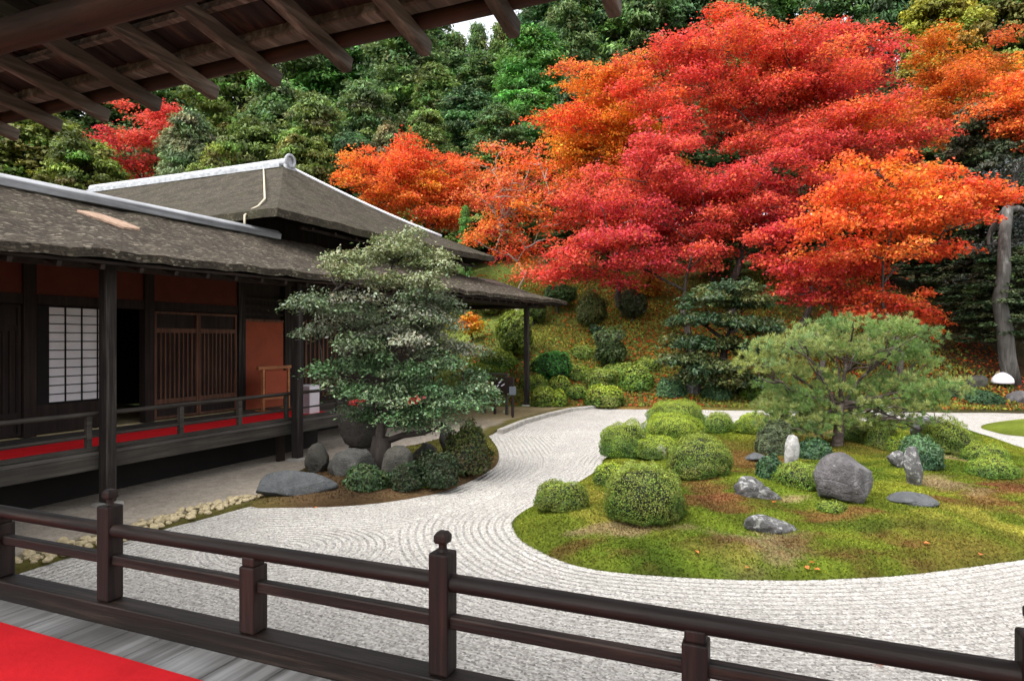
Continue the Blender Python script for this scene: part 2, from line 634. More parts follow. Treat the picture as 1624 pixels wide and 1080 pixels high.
def gravel_mat():
    m, nt, b = new_mat('raked_gravel')
    v = coords(nt)
    c = voro(nt, v, 62, 'Color')
    sep = N(nt, 'ShaderNodeSeparateColor')
    nt.links.new(c, sep.inputs[0])
    d = voro(nt, v, 62, 'Distance')
    big = noise(nt, v, 1.1, 4, 0.6)
    col = ramp(nt, sep.outputs[0], [(0.0, (0.22, 0.205, 0.183)), (0.25, (0.335, 0.317, 0.290)), (0.75, (0.435, 0.415, 0.383)), (1.0, (0.55, 0.53, 0.492))])
    col = mix(nt, 1.0, col, ramp(nt, big, [(0.3, 0.90), (0.7, 1.06)]), 'MULTIPLY')
    # wide dark specks: single dark stones
    col = mix(nt, ramp(nt, sep.outputs[1], [(0.93, 0.0), (0.95, 0.7)]), col, (0.10, 0.095, 0.085))
    nt.links.new(col, b.inputs['Base Color'])
    b.inputs['Roughness'].default_value = 0.9
    b.inputs['Specular IOR Level'].default_value = 0.2
    at_ = N(nt, 'ShaderNodeAttribute', attribute_name='rake')
    wob = noise(nt, v, 9, 4, 0.6)
    ph = math_n(nt, 'ADD', math_n(nt, 'MULTIPLY', at_.outputs['Fac'], 2 * math.pi / 0.085), math_n(nt, 'MULTIPLY', wob, 0.4))
    wv = math_n(nt, 'SINE', ph)
    n1 = bump(nt, b, wv, 0.8, 0.016)
    bump(nt, b, math_n(nt, 'SUBTRACT', 1.0, d), 0.8, 0.008, n1)
    return m


M['gravel'] = gravel_mat()

# ------------------------------------------------------------------ leaf geometry
def unit(A_):
    return A_ / np.maximum(np.linalg.norm(A_, axis=1, keepdims=True), 1e-9)


def leaf_quads(P, Nn, L, W, col, T=None, fold=0.25):
    n = len(P)
    Nn = unit(Nn)
    if T is None:
        T = rng.normal(size=(n, 3))
    T = unit(T - Nn * (T * Nn).sum(1, keepdims=True))
    B = np.cross(Nn, T)
    L = np.broadcast_to(np.asarray(L, float), (n,))[:, None]
    W = np.broadcast_to(np.asarray(W, float), (n,))[:, None]
    V = np.stack([P - T * L / 2, P + B * W / 2 + Nn * W * fold, P + T * L / 2, P - B * W / 2 + Nn * W * fold], 1)
    return V.reshape(-1, 3), np.repeat(np.clip(col, 0, 1), 4, axis=0)


def leaves_obj(name, parts, mat, parent=None, origin=None, local=False):
    V = np.concatenate([p[0] for p in parts])
    T = np.concatenate([p[1] for p in parts])
    if origin is not None:
        V = V - np.asarray(origin)
    F = np.arange(len(V)).reshape(-1, 4)
    me = mesh_np(name, V, F, T)
    return link(name, me, mat, parent, origin, local)


def jitter_col(base, n, hv=0.12, vv=0.2):
    c = np.asarray(base, float)
    if c.ndim == 1:
        c = np.repeat(c[None], n, 0)
    f = np.exp(rng.normal(0, vv, (n, 1)))
    return np.clip(c * f * np.exp(rng.normal(0, hv, (n, 3))), 0.002, 0.95)


def pads_from_lobes(lobes):
    """lobes: px, py, rx, ry (photo pixels), D, depth half-thickness (m), pad count, colours"""
    PC, PR, PT, PL = [], [], [], []
    for li, (px, py, rx, ry, D, dd, cnt, cols, pr) in enumerate(lobes):
        c = atd(px, py, D)
        q = rng.normal(size=(cnt, 3))
        q = unit(q) * rng.uniform(0, 1, (cnt, 1)) ** 0.45
        PC.append(c + q[:, :1] * RIGHT * rx * D / FPX + q[:, 1:2] * UP * ry * D / FPX + q[:, 2:3] * FWD * dd)
        PR.append(pr * rng.uniform(0.7, 1.3, cnt))
        cols = np.asarray(cols, float)
        PT.append(cols[rng.integers(0, len(cols), cnt)])
        PL.append(np.full(cnt, li))
    return np.concatenate(PC), np.concatenate(PR), np.concatenate(PT), np.concatenate(PL)


def pad_leaves(PC, PR, PT, per_m2, L, W, thick=0.28, droop=0.25, tilt=0.55, hv=0.10, vv=0.22, fold=0.25, minn=20, cmix=0.0):
    cnt = np.maximum(minn, (per_m2 * math.pi * PR ** 2).astype(int))
    idx = np.repeat(np.arange(len(PC)), cnt)
    n = len(idx)
    th = rng.uniform(0, 2 * math.pi, n)
    ph = rng.uniform(0, 6.28, (len(PC), 2))[idx]
    lob = 1 + 0.30 * np.sin(3 * th + ph[:, 0]) + 0.18 * np.sin(7 * th + ph[:, 1])
    r = np.sqrt(rng.uniform(0, 1, n)) * PR[idx] * lob * np.where(rng.random(n) < 0.16, 1.35, 1.0)
    z = rng.normal(0, thick, n) * PR[idx] * (1 - 0.5 * (r / PR[idx]) ** 2).clip(0.25, 1) - droop * r * r / PR[idx]
    P = PC[idx] + np.stack([r * np.cos(th), r * np.sin(th), z], -1)
    out = np.stack([np.cos(th), np.sin(th), np.zeros(n)], -1)
    Nn = np.array([0, 0, 1.0]) + rng.normal(0, tilt, (n, 3)) + out * 0.35
    ls = rng.uniform(0.65, 1.3, n)
    ci = np.where(rng.random(n) < cmix, rng.integers(0, len(PC), n), idx)
    return leaf_quads(P, Nn, L * ls, W * ls, jitter_col(PT[ci], n, hv, vv), fold=fold)


def limb_path(a, b, sag=0.12, k=6, wig=0.06):
    a, b = np.array(a, float), np.array(b, float)
    d = np.linalg.norm(b - a)
    out = []
    off = rng.normal(0, wig, 3) * d
    for t in np.linspace(0, 1, k):
        p = a + (b - a) * t + off * math.sin(math.pi * t) + np.array([0, 0, sag * d * math.sin(math.pi * t)])
        out.append(p + rng.normal(0, 0.012, 3) * d * (0 < t < 1))
    return out


def lobed_tree(name, label, cat, base, lobes, leaf, barkm, per_m2, L, W, tr=0.18, group=None, fork=0.3, twig=0.5, thick=0.28, droop=0.25,
               tilt=0.55, extra=None, crown_name='crown', lean=None, twig_r=0.012, hv=0.10, vv=0.22, trunks=1, fork_pt=None, cmix=0.0, field=None):
    base = np.asarray(base, float)
    root = empty(name, base, label, cat, group)
    PC, PR, PT, PL = pads_from_lobes(lobes)
    if field is not None:                       # boughs grade into one another across the stand
        PT = field(PC, PT)
    parts = [pad_leaves(PC, PR, PT, per_m2, L, W, thick, droop, tilt, hv, vv, cmix=cmix)]
    if extra is not None:
        parts += extra
    leaves_obj(crown_name, parts, M[leaf], root, origin=base)
    cen = PC.mean(0)
    mb = MB()
    fp = base + (cen - base) * fork if fork_pt is None else np.asarray(fork_pt, float)
    starts = []
    for k in range(trunks):
        f2 = fp + rng.normal(0, 0.25, 3) * (1 if trunks > 1 else 0.12) * np.linalg.norm(fp - base) * 0.5
        pth = limb_path(base + np.array([*(rng.normal(0, 0.12, 2) if trunks > 1 else (0, 0)), -0.15]), f2, 0.0, 7, 0.05)
        mb.tube(pth, [tr * (1.25 - 0.5 * i / 6) for i in range(7)], 10)
        starts.append(f2)
    cents = [PC[PL == li].mean(0) for li in range(len(lobes))]
    order = sorted(range(len(lobes)), key=lambda li: np.linalg.norm(cents[li] - fp))
    nodes = [(np.array(s), tr * 0.78) for s in starts]
    for li in order:                           # each bough springs from the nearest one already grown
        sel = np.where(PL == li)[0]
        c = cents[li]
        j = min(range(len(nodes)), key=lambda q: np.linalg.norm(nodes[q][0] - c) + 0.45 * np.linalg.norm(nodes[q][0] - fp) + 3.0 * max(0, nodes[q][0][2] - c[2] - 0.2))
        s, rs = nodes[j]
        pth = limb_path(s, c, 0.07, 8, 0.08)
        r0 = min(rs * 0.86, tr * 0.6)
        rad = [max(twig_r, r0 * (1 - 0.60 * i / 7)) for i in range(8)]
        mb.tube(pth, rad, 7)
        nodes += [(pth[i], rad[i]) for i in (2, 3, 4, 5, 6, 7)]
        for i in sel:
            if rng.random() < twig:
                q = pth[rng.integers(3, 8)]
                tp = limb_path(q, PC[i], 0.05, 5, 0.08)
                mb.tube(tp, [max(twig_r * 0.4, twig_r * 2.2 * (1 - 0.8 * j / 4)) for j in range(5)], 5)
    mb.build('trunk', M[barkm], root, smooth=True, origin=base)
    return root


def dome_shrub(name, label, base, wd, ht, tints, leaf=0.03, dens=3800, group=None, mat='leaf_soft', deep=None, top_tint=None, cat='shrub', lump=0.10,
               kx=1.0, seed=None, stalk=0.0, fine=0.55):
    """clipped dome: leaves on and just under an uneven surface, with its darkened twig core"""
    base = np.asarray(base, float)
    R = wd / 2
    area = math.pi * R * R * 1.2 + 2 * math.pi * R * ht * 0.7
    n = int(dens * area)
    sd_ = int(rng.integers(1, 99999))
    u = rng.uniform(-0.22 if stalk == 0 else -1, 1, n)
    th = rng.uniform(0, 2 * math.pi, n)

    def surf(u, th, k=1.0):
        if stalk > 0:
            rr = np.clip(1 - np.abs(u) ** 2.4, 0, 1) ** 0.5
            dirs = np.stack([rr * np.cos(th), rr * np.sin(th), u], -1)
            lum = 1 + lump * 1.5 * sn(dirs, 2.6, sd_) + lump * sn(dirs, 7, sd_ + 1)
            P = dirs * (lum * k)[:, None] * np.array([R * kx, R, ht / 2])
            P[:, 2] += ht / 2
            return P, dirs + np.array([0, 0, 0.1])
        uu = np.clip(u, 0, 1)
        rr = np.sqrt(np.clip(1 - uu ** 2.2, 0, 1)) ** 0.85
        rr = np.where(u < 0, 1 + u * 0.55, rr)
        dirs = np.stack([rr * np.cos(th), rr * np.sin(th), np.where(u < 0, u * 0.5, uu)], -1)
        lum = 1 + lump * 0.8 * sn(dirs, 2.6, sd_) + lump * 0.6 * sn(dirs, 7, sd_ + 1) + lump * 0.4 * sn(dirs, 15, sd_ + 5)
        P = dirs * (lum * k)[:, None]
        P[:, 0] *= R * kx
        P[:, 1] *= R
        P[:, 2] = (P[:, 2] * 0.84 + 0.16) * ht
        nn = np.stack([dirs[:, 0], dirs[:, 1], dirs[:, 2] * 1.1 + 0.12], -1)
        return P, nn
    inn = 1 - np.abs(rng.normal(0, 0.055, n))
    P, nn = surf(u, th, inn)
    P[:, 2] = np.maximum(P[:, 2], 0.005 * rng.random(n)) + stalk
    tints = np.asarray(tints, float)
    mixv = 0.5 + 0.5 * sn(P, 5.0 / max(R, 0.2), sd_ + 2)
    ti = np.clip((mixv * len(tints) + rng.normal(0, 0.6, n)).astype(int), 0, len(tints) - 1)
    col = tints[ti]
    if top_tint is not None:                       # fresh growth on the upper shoots
        g = (np.clip((u - 0.25) / 0.6, 0, 1) * (rng.random(n) < 0.75))[:, None]
        col = col * (1 - g) + np.asarray(top_tint) * g
    col = jitter_col(col, n, 0.08, 0.20)
    ls = rng.uniform(0.6, 1.35, n)
    Nn = unit(nn) + rng.normal(0, 0.55, (n, 3))
    parts = [leaf_quads(P, Nn, leaf * ls, leaf * fine * ls, col)]
    # twig core against see-through, its dark colour standing in for shade in gaps
    gu, gt = np.meshgrid(np.linspace(-0.2 if stalk == 0 else -1, 1, 9), np.linspace(0, 2 * math.pi, 25)[:-1], indexing='ij')
    Pc, _ = surf(gu.ravel(), gt.ravel(), 0.86)
    Pc[:, 2] = Pc[:, 2] + stalk
    Gq = Pc.reshape(9, 24, 3)
    A_ = Gq[:-1]
    B_ = Gq[1:]
    Q = np.stack([A_, np.roll(A_, -1, 1), np.roll(B_, -1, 1), B_], 2).reshape(-1, 3)
    parts.append((Q, np.repeat(np.array([[0.022, 0.026, 0.010]]), len(Q), 0)))
    if stalk > 0:
        root = empty(name, base, label, cat, group)
        V = np.concatenate([p[0] for p in parts]); T = np.concatenate([p[1] for p in parts])
        link('crown', mesh_np('crown', V, np.arange(len(V)).reshape(-1, 4), T), M[mat], root, local=True)
        mb = MB()
        mb.tube([(0, 0, -0.1), (0.03, 0, stalk * 0.5), (0, 0.02, stalk + ht * 0.4)], [0.06, 0.05, 0.03], 7)
        o = mb.build('trunk', M['bark_dark'], root)
        o.location = (0, 0, 0)
        return root
    V = np.concatenate([p[0] for p in parts])
    T = np.concatenate([p[1] for p in parts])
    o = link(name, mesh_np(name, V, np.arange(len(V)).reshape(-1, 4), T), M[mat], None, origin=base)
    return tag(o, label, cat, group)


def rock(name, label, base, size, mat, seed, rotz=0.0, sink=0.12, group=None, cat='rock', rough=0.10, cuts=9, sub=4, sharp=0.75, taper=0.0, lean=(0, 0)):
    r = np.random.default_rng(seed)
    bm = bmesh.new()
    bmesh.ops.create_icosphere(bm, subdivisions=sub, radius=1.0)
    V = np.array([v.co[:] for v in bm.verts])
    for _ in range(cuts):
        nn = r.normal(size=3)
        nn /= np.linalg.norm(nn)
        dcut = r.uniform(sharp - 0.12, sharp + 0.18)
        ex = np.clip(V @ nn - dcut, 0, None)
        V = V - nn * ex[:, None] * 0.92
    V = V * (1 + rough * sn(V, 1.6, seed + 1) + rough * 0.45 * sn(V, 4.5, seed + 2) + rough * 0.25 * sn(V, 11, seed + 3))[:, None]
    lo, hi = V.min(0), V.max(0)
    V = (V - (lo + hi) / 2) / ((hi - lo) / 2)
    zt = (V[:, 2] + 1) / 2
    V[:, :2] *= (1 - taper * zt)[:, None]
    V[:, 0] += lean[0] * zt
    V[:, 1] += lean[1] * zt
    V *= np.array(size) / 2
    V[:, 2] += size[2] / 2 * (1 - 2 * sink)
    for v, c in zip(bm.verts, V):
        v.co = c
    for f in bm.faces:
        f.smooth = True
    me = bpy.data.meshes.new(name)
    bm.to_mesh(me)
    bm.free()
    o = link(name, me, M[mat], None, origin=base)
    o.rotation_euler = (0, 0, rotz)
    return tag(o, label, cat, group)

# ================================================================== SETTING
# terrain: garden floor and the wooded hillside
def build_terrain():
    Xs = np.concatenate([np.arange(-90, -16, 4.0), np.arange(-16, 24, 0.4), np.arange(24, 92, 4.0)])
    Ss = np.concatenate([[-70, -40, -25], np.arange(-22, -1, 1.5), [-0.85, -0.75, -0.68, -0.62, -0.4, -0.2], np.arange(0, 16, 0.35), np.arange(16, 34, 1.0), np.arange(34, 100, 6.0)])
    XX, SS = np.meshgrid(Xs, Ss, indexing='ij')
    DD = SS + D0_of(XX)
    H = hill_h(XX, DD)
    H = np.where(SS < -1, -0.03, H)
    x, y = world_xy(XX, DD)
    V = np.stack([x, y, H], -1).reshape(-1, 3)
    n1, n2 = XX.shape
    i, j = np.meshgrid(np.arange(n1 - 1), np.arange(n2 - 1), indexing='ij')
    q = (i * n2 + j)
    F = np.stack([q, q + n2, q + n2 + 1, q + 1], -1).reshape(-1, 4)
    P2 = np.stack([XX, DD], -1).reshape(-1, 2)
    Xf, Sf = XX.ravel(), SS.ravel()
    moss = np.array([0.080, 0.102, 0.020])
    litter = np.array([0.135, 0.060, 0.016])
    dark_ground = np.array([0.03, 0.022, 0.011])
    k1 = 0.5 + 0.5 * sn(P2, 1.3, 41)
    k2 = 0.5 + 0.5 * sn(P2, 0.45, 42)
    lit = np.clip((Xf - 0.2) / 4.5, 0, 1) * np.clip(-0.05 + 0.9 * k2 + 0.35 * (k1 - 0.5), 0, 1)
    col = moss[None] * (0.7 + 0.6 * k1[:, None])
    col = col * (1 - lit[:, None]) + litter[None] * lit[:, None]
    dk = np.clip((Xf - 10) / 3.0, 0, 1)[:, None] * 0.85  # ground turns darker to the right and far up the slope
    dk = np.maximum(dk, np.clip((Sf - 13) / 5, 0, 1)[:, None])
    col = col * (1 - dk) + dark_ground[None] * dk
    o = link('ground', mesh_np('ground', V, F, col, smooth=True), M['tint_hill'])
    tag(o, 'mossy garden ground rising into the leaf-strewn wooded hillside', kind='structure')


build_terrain()

# raked white gravel
def bank_outline():
    px = [(-260, 985), (-60, 935), (20, 912), (130, 878), (250, 842), (330, 820), (410, 800), (480, 803), (560, 800), (640, 791), (700, 779),
          (752, 760), (780, 743), (789, 726), (783, 708), (774, 692), (800, 678), (850, 662), (900, 651), (945, 648)]
    return np.array([at(*p)[:2] for p in px])


BANK = bank_outline()


def build_gravel():
    x = np.arange(-9.5, 21, 0.08)
    y = np.arange(0.9, 24, 0.08)
    XX, YY = np.meshgrid(x, y, indexing='ij')
    P = np.stack([XX, YY], -1).reshape(-1, 2)
    di = seg_dist(P, ISL)
    db = seg_dist(P, BANK, False)
    c = at(455, 868)[:2]
    dc = np.linalg.norm((P - c) * np.array([1.0, 1.15]), axis=1)
    c2 = at(905, 720)[:2]
    ph = P[:, 1] * 0.985 + 0.12 * P[:, 0]
    ph = np.minimum(np.minimum(di, db), np.minimum(np.clip(ph - 2.2, 0, None), dc + 0.15))
    Z = 0.006 * sn(P, 2.0, 3)
    V = np.c_[P, Z]
    n1, n2 = XX.shape
    i, j = np.meshgrid(np.arange(n1 - 1), np.arange(n2 - 1), indexing='ij')
    q = (i * n2 + j).ravel()
    F = np.stack([q, q + n2, q + n2 + 1, q + 1], -1)
    Xc, Dc = XD(P[F[:, 0], 0], P[F[:, 0], 1])
    keep = Dc < D0_of(Xc) - 0.45
    o = link('raked_gravel', mesh_np('raked_gravel', V, F[keep], smooth=True, attrs={'rake': ph}), M['gravel'])
    tag(o, 'pale grey raked gravel spread between the hall and the moss island', kind='structure')


build_gravel()


def tri_sheet(name, outline, z, mat, label, colf, step=0.12, skirt=0.06):
    """flat bed with a crisp outline: grid points inside, outline kept, triangulated"""
    L = outline
    n = len(L)
    lo, hi = L.min(0), L.max(0)
    gx, gy = np.meshgrid(np.arange(lo[0], hi[0], step), np.arange(lo[1], hi[1], step), indexing='ij')
    G = np.stack([gx, gy], -1).reshape(-1, 2)
    G = G + rng.uniform(-0.2, 0.2, G.shape) * step
    G = G[inside(G, L)]
    G = G[seg_dist(G, L) > step * 0.45]
    from mathutils.geometry import delaunay_2d_cdt
    pts = [Vector(p) for p in np.r_[L, G]]
    vo, eo, fo, *_ = delaunay_2d_cdt(pts, [(i, (i + 1) % n) for i in range(n)], [], 1, 1e-6)
    V2 = np.array([p[:] for p in vo])
    F = np.array([f for f in fo if len(f) == 3])
    zz = z(V2) if callable(z) else np.full(len(V2), z)
    col = colf(V2)
    me = bpy.data.meshes.new(name)
    V = np.c_[V2, zz]
    me.from_pydata([tuple(p) for p in V], [], [tuple(map(int, f)) for f in F])
    bm = bmesh.new()
    bm.from_mesh(me)
    bmesh.ops.recalc_face_normals(bm, faces=bm.faces)
    be = [e for e in bm.edges if e.is_boundary]
    r = bmesh.ops.extrude_edge_only(bm, edges=be)
    for g in r['geom']:
        if isinstance(g, bmesh.types.BMVert):
            g.co.z -= skirt
    bm.to_mesh(me)
    bm.free()
    a = me.attributes.new('tint', 'FLOAT_COLOR', 'POINT')
    nv = len(me.vertices)
    t = np.ones((nv, 4), np.float32)
    pos = np.empty(nv * 3, np.float32)
    me.vertices.foreach_get('co', pos)
    t[:, :3] = colf(pos.reshape(-1, 3)[:, :2].astype(float))
    a.data.foreach_set('color', t.ravel())
    me.polygons.foreach_set('use_smooth', np.ones(len(me.polygons), bool))
    o = link(name, me, M[mat])
    tag(o, label, kind='structure')
    return o


def bank_col(P):
    d = seg_dist(P, BANK, False)
    X, D = XD(P[:, 0], P[:, 1])
    earth = np.array([0.34, 0.295, 0.24])
    moss = np.array([0.085, 0.075, 0.020])
    k = 0.5 + 0.5 * sn(P, 2.2, 51)
    wdt = 0.38 + 0.2 * (k - 0.5)
    m = np.clip((wdt - d) / 0.12, 0, 1)[:, None]
    far = np.clip((D - 14.5) / 3.0, 0, 1)[:, None]
    path = np.array([0.19, 0.15, 0.08])
    c = earth * (0.85 + 0.3 * k[:, None])
    c = c * (1 - far) + path * (0.75 + 0.5 * k[:, None]) * far
    return c * (1 - m) + moss * (0.7 + 0.6 * k[:, None]) * m


far_pts = [at(945, 644)[:2], at(900, 640)[:2]]
bank_all = np.r_[BANK, np.array(far_pts), np.array([world_xy(-0.4, 22.3), world_xy(-5, 26.0), (-14, 22.5), (-14, 0.5), (-8.0, 0.5)])]
tri_sheet('earth_path', bank_all, lambda P: 0.035 + 0.008 * sn(P, 1.2, 52), 'tint_ground', 'bare earth path along the foot of the thatched hall', bank_col, 0.16)


# moss bed below the clipped evergreen
BED_PX = [(396, 803), (450, 805), (520, 803), (600, 797), (665, 788), (715, 776), (758, 757), (784, 741), (791, 726), (784, 706), (765, 692), (720, 694),
          (670, 706), (600, 722), (520, 735), (470, 752), (415, 778)]
BED = smooth_loop([at(*p)[:2] for p in BED_PX], 90)


def bed_h(P):
    d = seg_dist(P, BED)
    return 0.04 + 0.11 * (1 - np.exp(-d / 0.35)) + 0.012 * sn(P, 3.0, 62)


def bed_col(P):
    k = (0.5 + 0.5 * sn(P, 2.6, 63))[:, None]
    k2 = np.clip(0.5 + 0.9 * sn(P, 1.1, 64), 0, 1)[:, None]
    a = np.array([0.09, 0.085, 0.018]) * (0.7 + 0.6 * k)
    b = np.array([0.075, 0.046, 0.022]) * (0.7 + 0.6 * k)
    return a * (1 - k2) + b * k2


tri_sheet('moss_bed', BED, bed_h, 'tint_ground', 'narrow bank of moss and reddish litter under the clipped evergreen tree', bed_col, 0.08, 0.09)

# moss island colours: real patches of green, rusty, straw and yellow moss
PATCH = [((1580, 792), (1.0, 0.55), 'r'), ((1430, 846), (0.55, 0.2), 'r'), ((1300, 822), (0.6, 0.14), 'r'), ((1120, 775), (0.35, 0.3), 'r'), ((1150, 800), (0.7, 0.22), 'r'),
         ((1210, 868), (0.55, 0.26), 't'), ((1250, 878), (0.4, 0.2), 't'), ((1130, 865), (0.5, 0.16), 'r'), ((1560, 822), (0.6, 0.28), 'y'), ((1600, 840), (0.5, 0.4), 'y'),
         ((1180, 880), (0.25, 0.12), 'y'), ((930, 790), (0.25, 0.5), 'y'), ((1510, 770), (0.4, 0.3), 't'), ((1050, 880), (0.8, 0.2), 'g2'), ((1330, 740), (0.7, 0.5), 'g2'),
         ((1180, 730), (0.7, 0.7), 'r'), ((1340, 690), (0.8, 0.6), 't'), ((1280, 792), (0.3, 0.12), 't'), ((1350, 880), (0.9, 0.2), 'r2'), ((1000, 840), (0.5, 0.12), 't'), ((940, 875), (0.5, 0.2), 'r2'),
         ((1470, 730), (0.8, 0.4), 'g2'), ((1560, 735), (0.5, 0.4), 't'), ((1420, 830), (0.9, 0.12), 'g2'), ((1600, 770), (0.5, 0.3), 'r')]
PCOL = {'r': (0.13, 0.050, 0.022), 'r2': (0.115, 0.066, 0.020), 't': (0.22, 0.165, 0.085), 'y': (0.21, 0.195, 0.03), 'g2': (0.058, 0.092, 0.009)}


def isl_col(P):
    k = 0.5 + 0.5 * sn(P, 2.4, 71)
    k2 = 0.5 + 0.5 * sn(P, 6.0, 72)
    g1, g2 = np.array([0.074, 0.112, 0.010]), np.array([0.135, 0.155, 0.016])
    c = g1 + (g2 - g1) * k[:, None]
    for (px, py), (rx, ry), key in PATCH:
        c0 = on_isl(px, py)[:2]
        q = (P - c0)
        X_, D_ = XD(q[:, 0], q[:, 1])
        ry2 = ry * 1.6
        e = (X_ / rx) ** 2 + (D_ / ry2) ** 2 + 0.5 * sn(P, 3.5, 73) + 0.45 * sn(P, 9, 76) + 0.25 * sn(P, 20, 77)
        wgt = np.clip(1.15 - e, 0, 1)[:, None] * (0.75 if key == 'r' else 0.85)
        c = c * (1 - wgt) + np.array(PCOL[key]) * wgt
    m = np.clip(0.9 * sn(P, 1.4, 74) - 0.75 + 0.3 * (k2 - 0.5), 0, 0.6)[:, None]
    c = c * (1 - m) + np.array(PCOL['r2']) * m
    d = seg_dist(P, ISL)
    e = np.clip(1 - d / 0.12, 0, 1)[:, None] * 0.6
    c = c * (1 - e) + np.array([0.06, 0.075, 0.01]) * e
    return c * (0.8 + 0.4 * k2[:, None])


tri_sheet('moss_island', ISL, isl_h, 'tint_ground', 'moss-covered island mound in the raked gravel', isl_col, 0.07, 0.08)

ISL2_PX = [(1556, 677), (1590, 669), (1640, 666), (1720, 670), (1760, 682), (1700, 696), (1630, 693), (1585, 687)]
ISL2 = smooth_loop([at(*p)[:2] for p in ISL2_PX], 60)
tri_sheet('moss_islet', ISL2, lambda P: 0.02 + 0.22 * (1 - np.exp(-seg_dist(P, ISL2) / 0.8)), 'tint_ground', 'small low moss islet at the far edge of the gravel',
          lambda P: np.array([0.09, 0.115, 0.012]) * (0.8 + 0.25 * (1 + sn(P, 2.5, 75)))[:, None], 0.15, 0.06)


def fuzz(name, label, outline, hf, cf, n, L=0.030, Wd=0.010, origin=None):
    lo, hi = outline.min(0), outline.max(0)
    P = rng.uniform(lo, hi, (int(n * 2.2), 2))
    X_, D_ = XD(P[:, 0], P[:, 1])
    P = P[inside(P, outline)][:n]
    m = len(P)
    z = hf(P)
    P3 = np.c_[P, z + 0.006]
    T = np.array([0, 0, 0.6]) + rng.normal(0, 0.8, (m, 3))
    T[:, 2] = np.abs(T[:, 2])
    Nn = rng.normal(0, 0.5, size=(m, 3)) + np.array([0, 0, 0.8])
    ls = rng.uniform(0.5, 1.4, m)
    Tn = unit(T)
    Nn = Nn - Tn * (Nn * Tn).sum(1, keepdims=True)
    col = jitter_col(cf(P) * 1.05, m, 0.08, 0.25)
    o = leaves_obj(name, [leaf_quads(P3, Nn, L * ls, Wd * ls, col, T=Tn)], M['moss_fuzz'])
    tag(o, label, kind='stuff')


fuzz('moss', 'short tufted moss covering the island mound', ISL, lambda P: isl_h(P), isl_col, 260000, 0.026, 0.010)
fuzz('moss', 'short moss and litter on the bank under the clipped tree', BED, bed_h, bed_col, 14000, 0.03, 0.011)

# stone edging between earth path and gravel
kb = MB()
kp = [(792, 688), (830, 672), (868, 661), (905, 652), (945, 648)]
pts = [at(*p) for p in kp]
for a, b in zip(pts[:-1], pts[1:]):
    a2, b2 = a + (b - a) * 0.02, b - (b - a) * 0.02
    kb.beam(a2 + UP * 0.03, b2 + UP * 0.03, 0.14, 0.14)
o = kb.build('kerb', M['pale_stone'], None, bevel=0.02)
tag(o, 'low pale stone edging between the earth path and the gravel', kind='structure')

# ================================================================== NEAR HALL (viewer's veranda)
pav = empty('temple_hall', (0, 1.0, 0.0), 'dark timber hall around the viewer, rafters overhead and grey boards underfoot', 'building')
# floor boards run away from the viewer
fb = MB()
xx = -9.0
while xx < 7.0:
    wdt = random.uniform(0.20, 0.26)
    fb.box((xx, -1.1, 0.655), (xx + wdt - 0.004, 2.30, 0.700 + random.uniform(-0.0012, 0.0012)))
    xx += wdt
fb.build('floor', M['deck_wood'], pav, bevel=0.003, segs=1)
jb = MB()
jb.box((-9, 2.16, 0.42), (7, 2.26, 0.650))
for k in range(9):
    jb.box((-8.5 + 1.85 * k, 2.0, -0.02), (-8.35 + 1.85 * k, 2.14, 0.65))
jb.build('floor_frame', M['hall_dark'], pav)
bw = MB()
for k in range(7):
    bw = MB()
    bw.box((-8.6 + 2.5 * k, -0.72, 0.0), (-8.46 + 2.5 * k, -0.58, 4.12))
    bw.build('pillar', M['hall_post'], pav, bevel=0.01)
SL = 0.22
EY = 2.75


def raf_z(y):          # underside of the rafters
    return 3.44 + SL * (EY - y)


for k in range(-9, 10):
    xk = -1.224 + 0.476 * k
    rb = MB()
    y0, y1 = EY + 0.035, -0.85
    rb.beam((xk, y0, raf_z(y0) + 0.05), (xk, y1, raf_z(y1) + 0.05), 0.058, 0.080)
    rb.build('rafter', M['rafter_wood'], pav, bevel=0.006, segs=1)
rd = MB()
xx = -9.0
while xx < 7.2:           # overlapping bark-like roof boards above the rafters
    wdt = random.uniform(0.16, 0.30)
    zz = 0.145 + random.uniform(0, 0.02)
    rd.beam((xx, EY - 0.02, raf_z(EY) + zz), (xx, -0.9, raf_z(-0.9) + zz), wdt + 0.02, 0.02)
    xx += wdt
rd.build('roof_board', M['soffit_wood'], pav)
rt = MB()  # roof cut short behind, rear left open so light reaches the deck
rt.slab([[(x_, y_, raf_z(y_) + 0.34 - 0.02 * math.sin(x_ * 3)) for y_ in np.linspace(EY + 0.05, -0.95, 8)] for x_ in np.linspace(-9.2, 7.2, 40)], 0.15)
rt.build('roof', M['thatch'], pav)
eb = MB()
eb.tube([(-9.2, EY - 0.06, raf_z(EY - 0.06) + 0.135), (-4, EY - 0.05, raf_z(EY) + 0.138), (7.2, EY - 0.06, raf_z(EY - 0.06) + 0.135)], 0.042, 10)
eb.build('edge_pole', M['eave_wood'], pav, smooth=True)
eb = MB()
eb.box((-9.2, EY - 0.22, raf_z(EY) + 0.135), (7.2, EY - 0.125, raf_z(EY) + 0.20))
eb.build('edge_board', M['rafter_wood'], pav, bevel=0.008, segs=1)
for yb in (2.30, 1.55, 0.7):
    bt = MB()
    bt.box((-9.2, yb - 0.02, raf_z(yb) + 0.1005), (7.2, yb + 0.02, raf_z(yb) + 0.131))
    bt.build('batten', M['rafter_wood'], pav)
lg = MB()
lg.tube([(x_, 1.93 + 0.01 * math.sin(x_ * 2), raf_z(1.93) - 0.085 + 0.006 * math.sin(x_ * 3.1)) for x_ in np.linspace(-9.2, 7.2, 30)], 0.075, 14)
lg.build('log_beam', M['eave_wood'], pav, smooth=True)

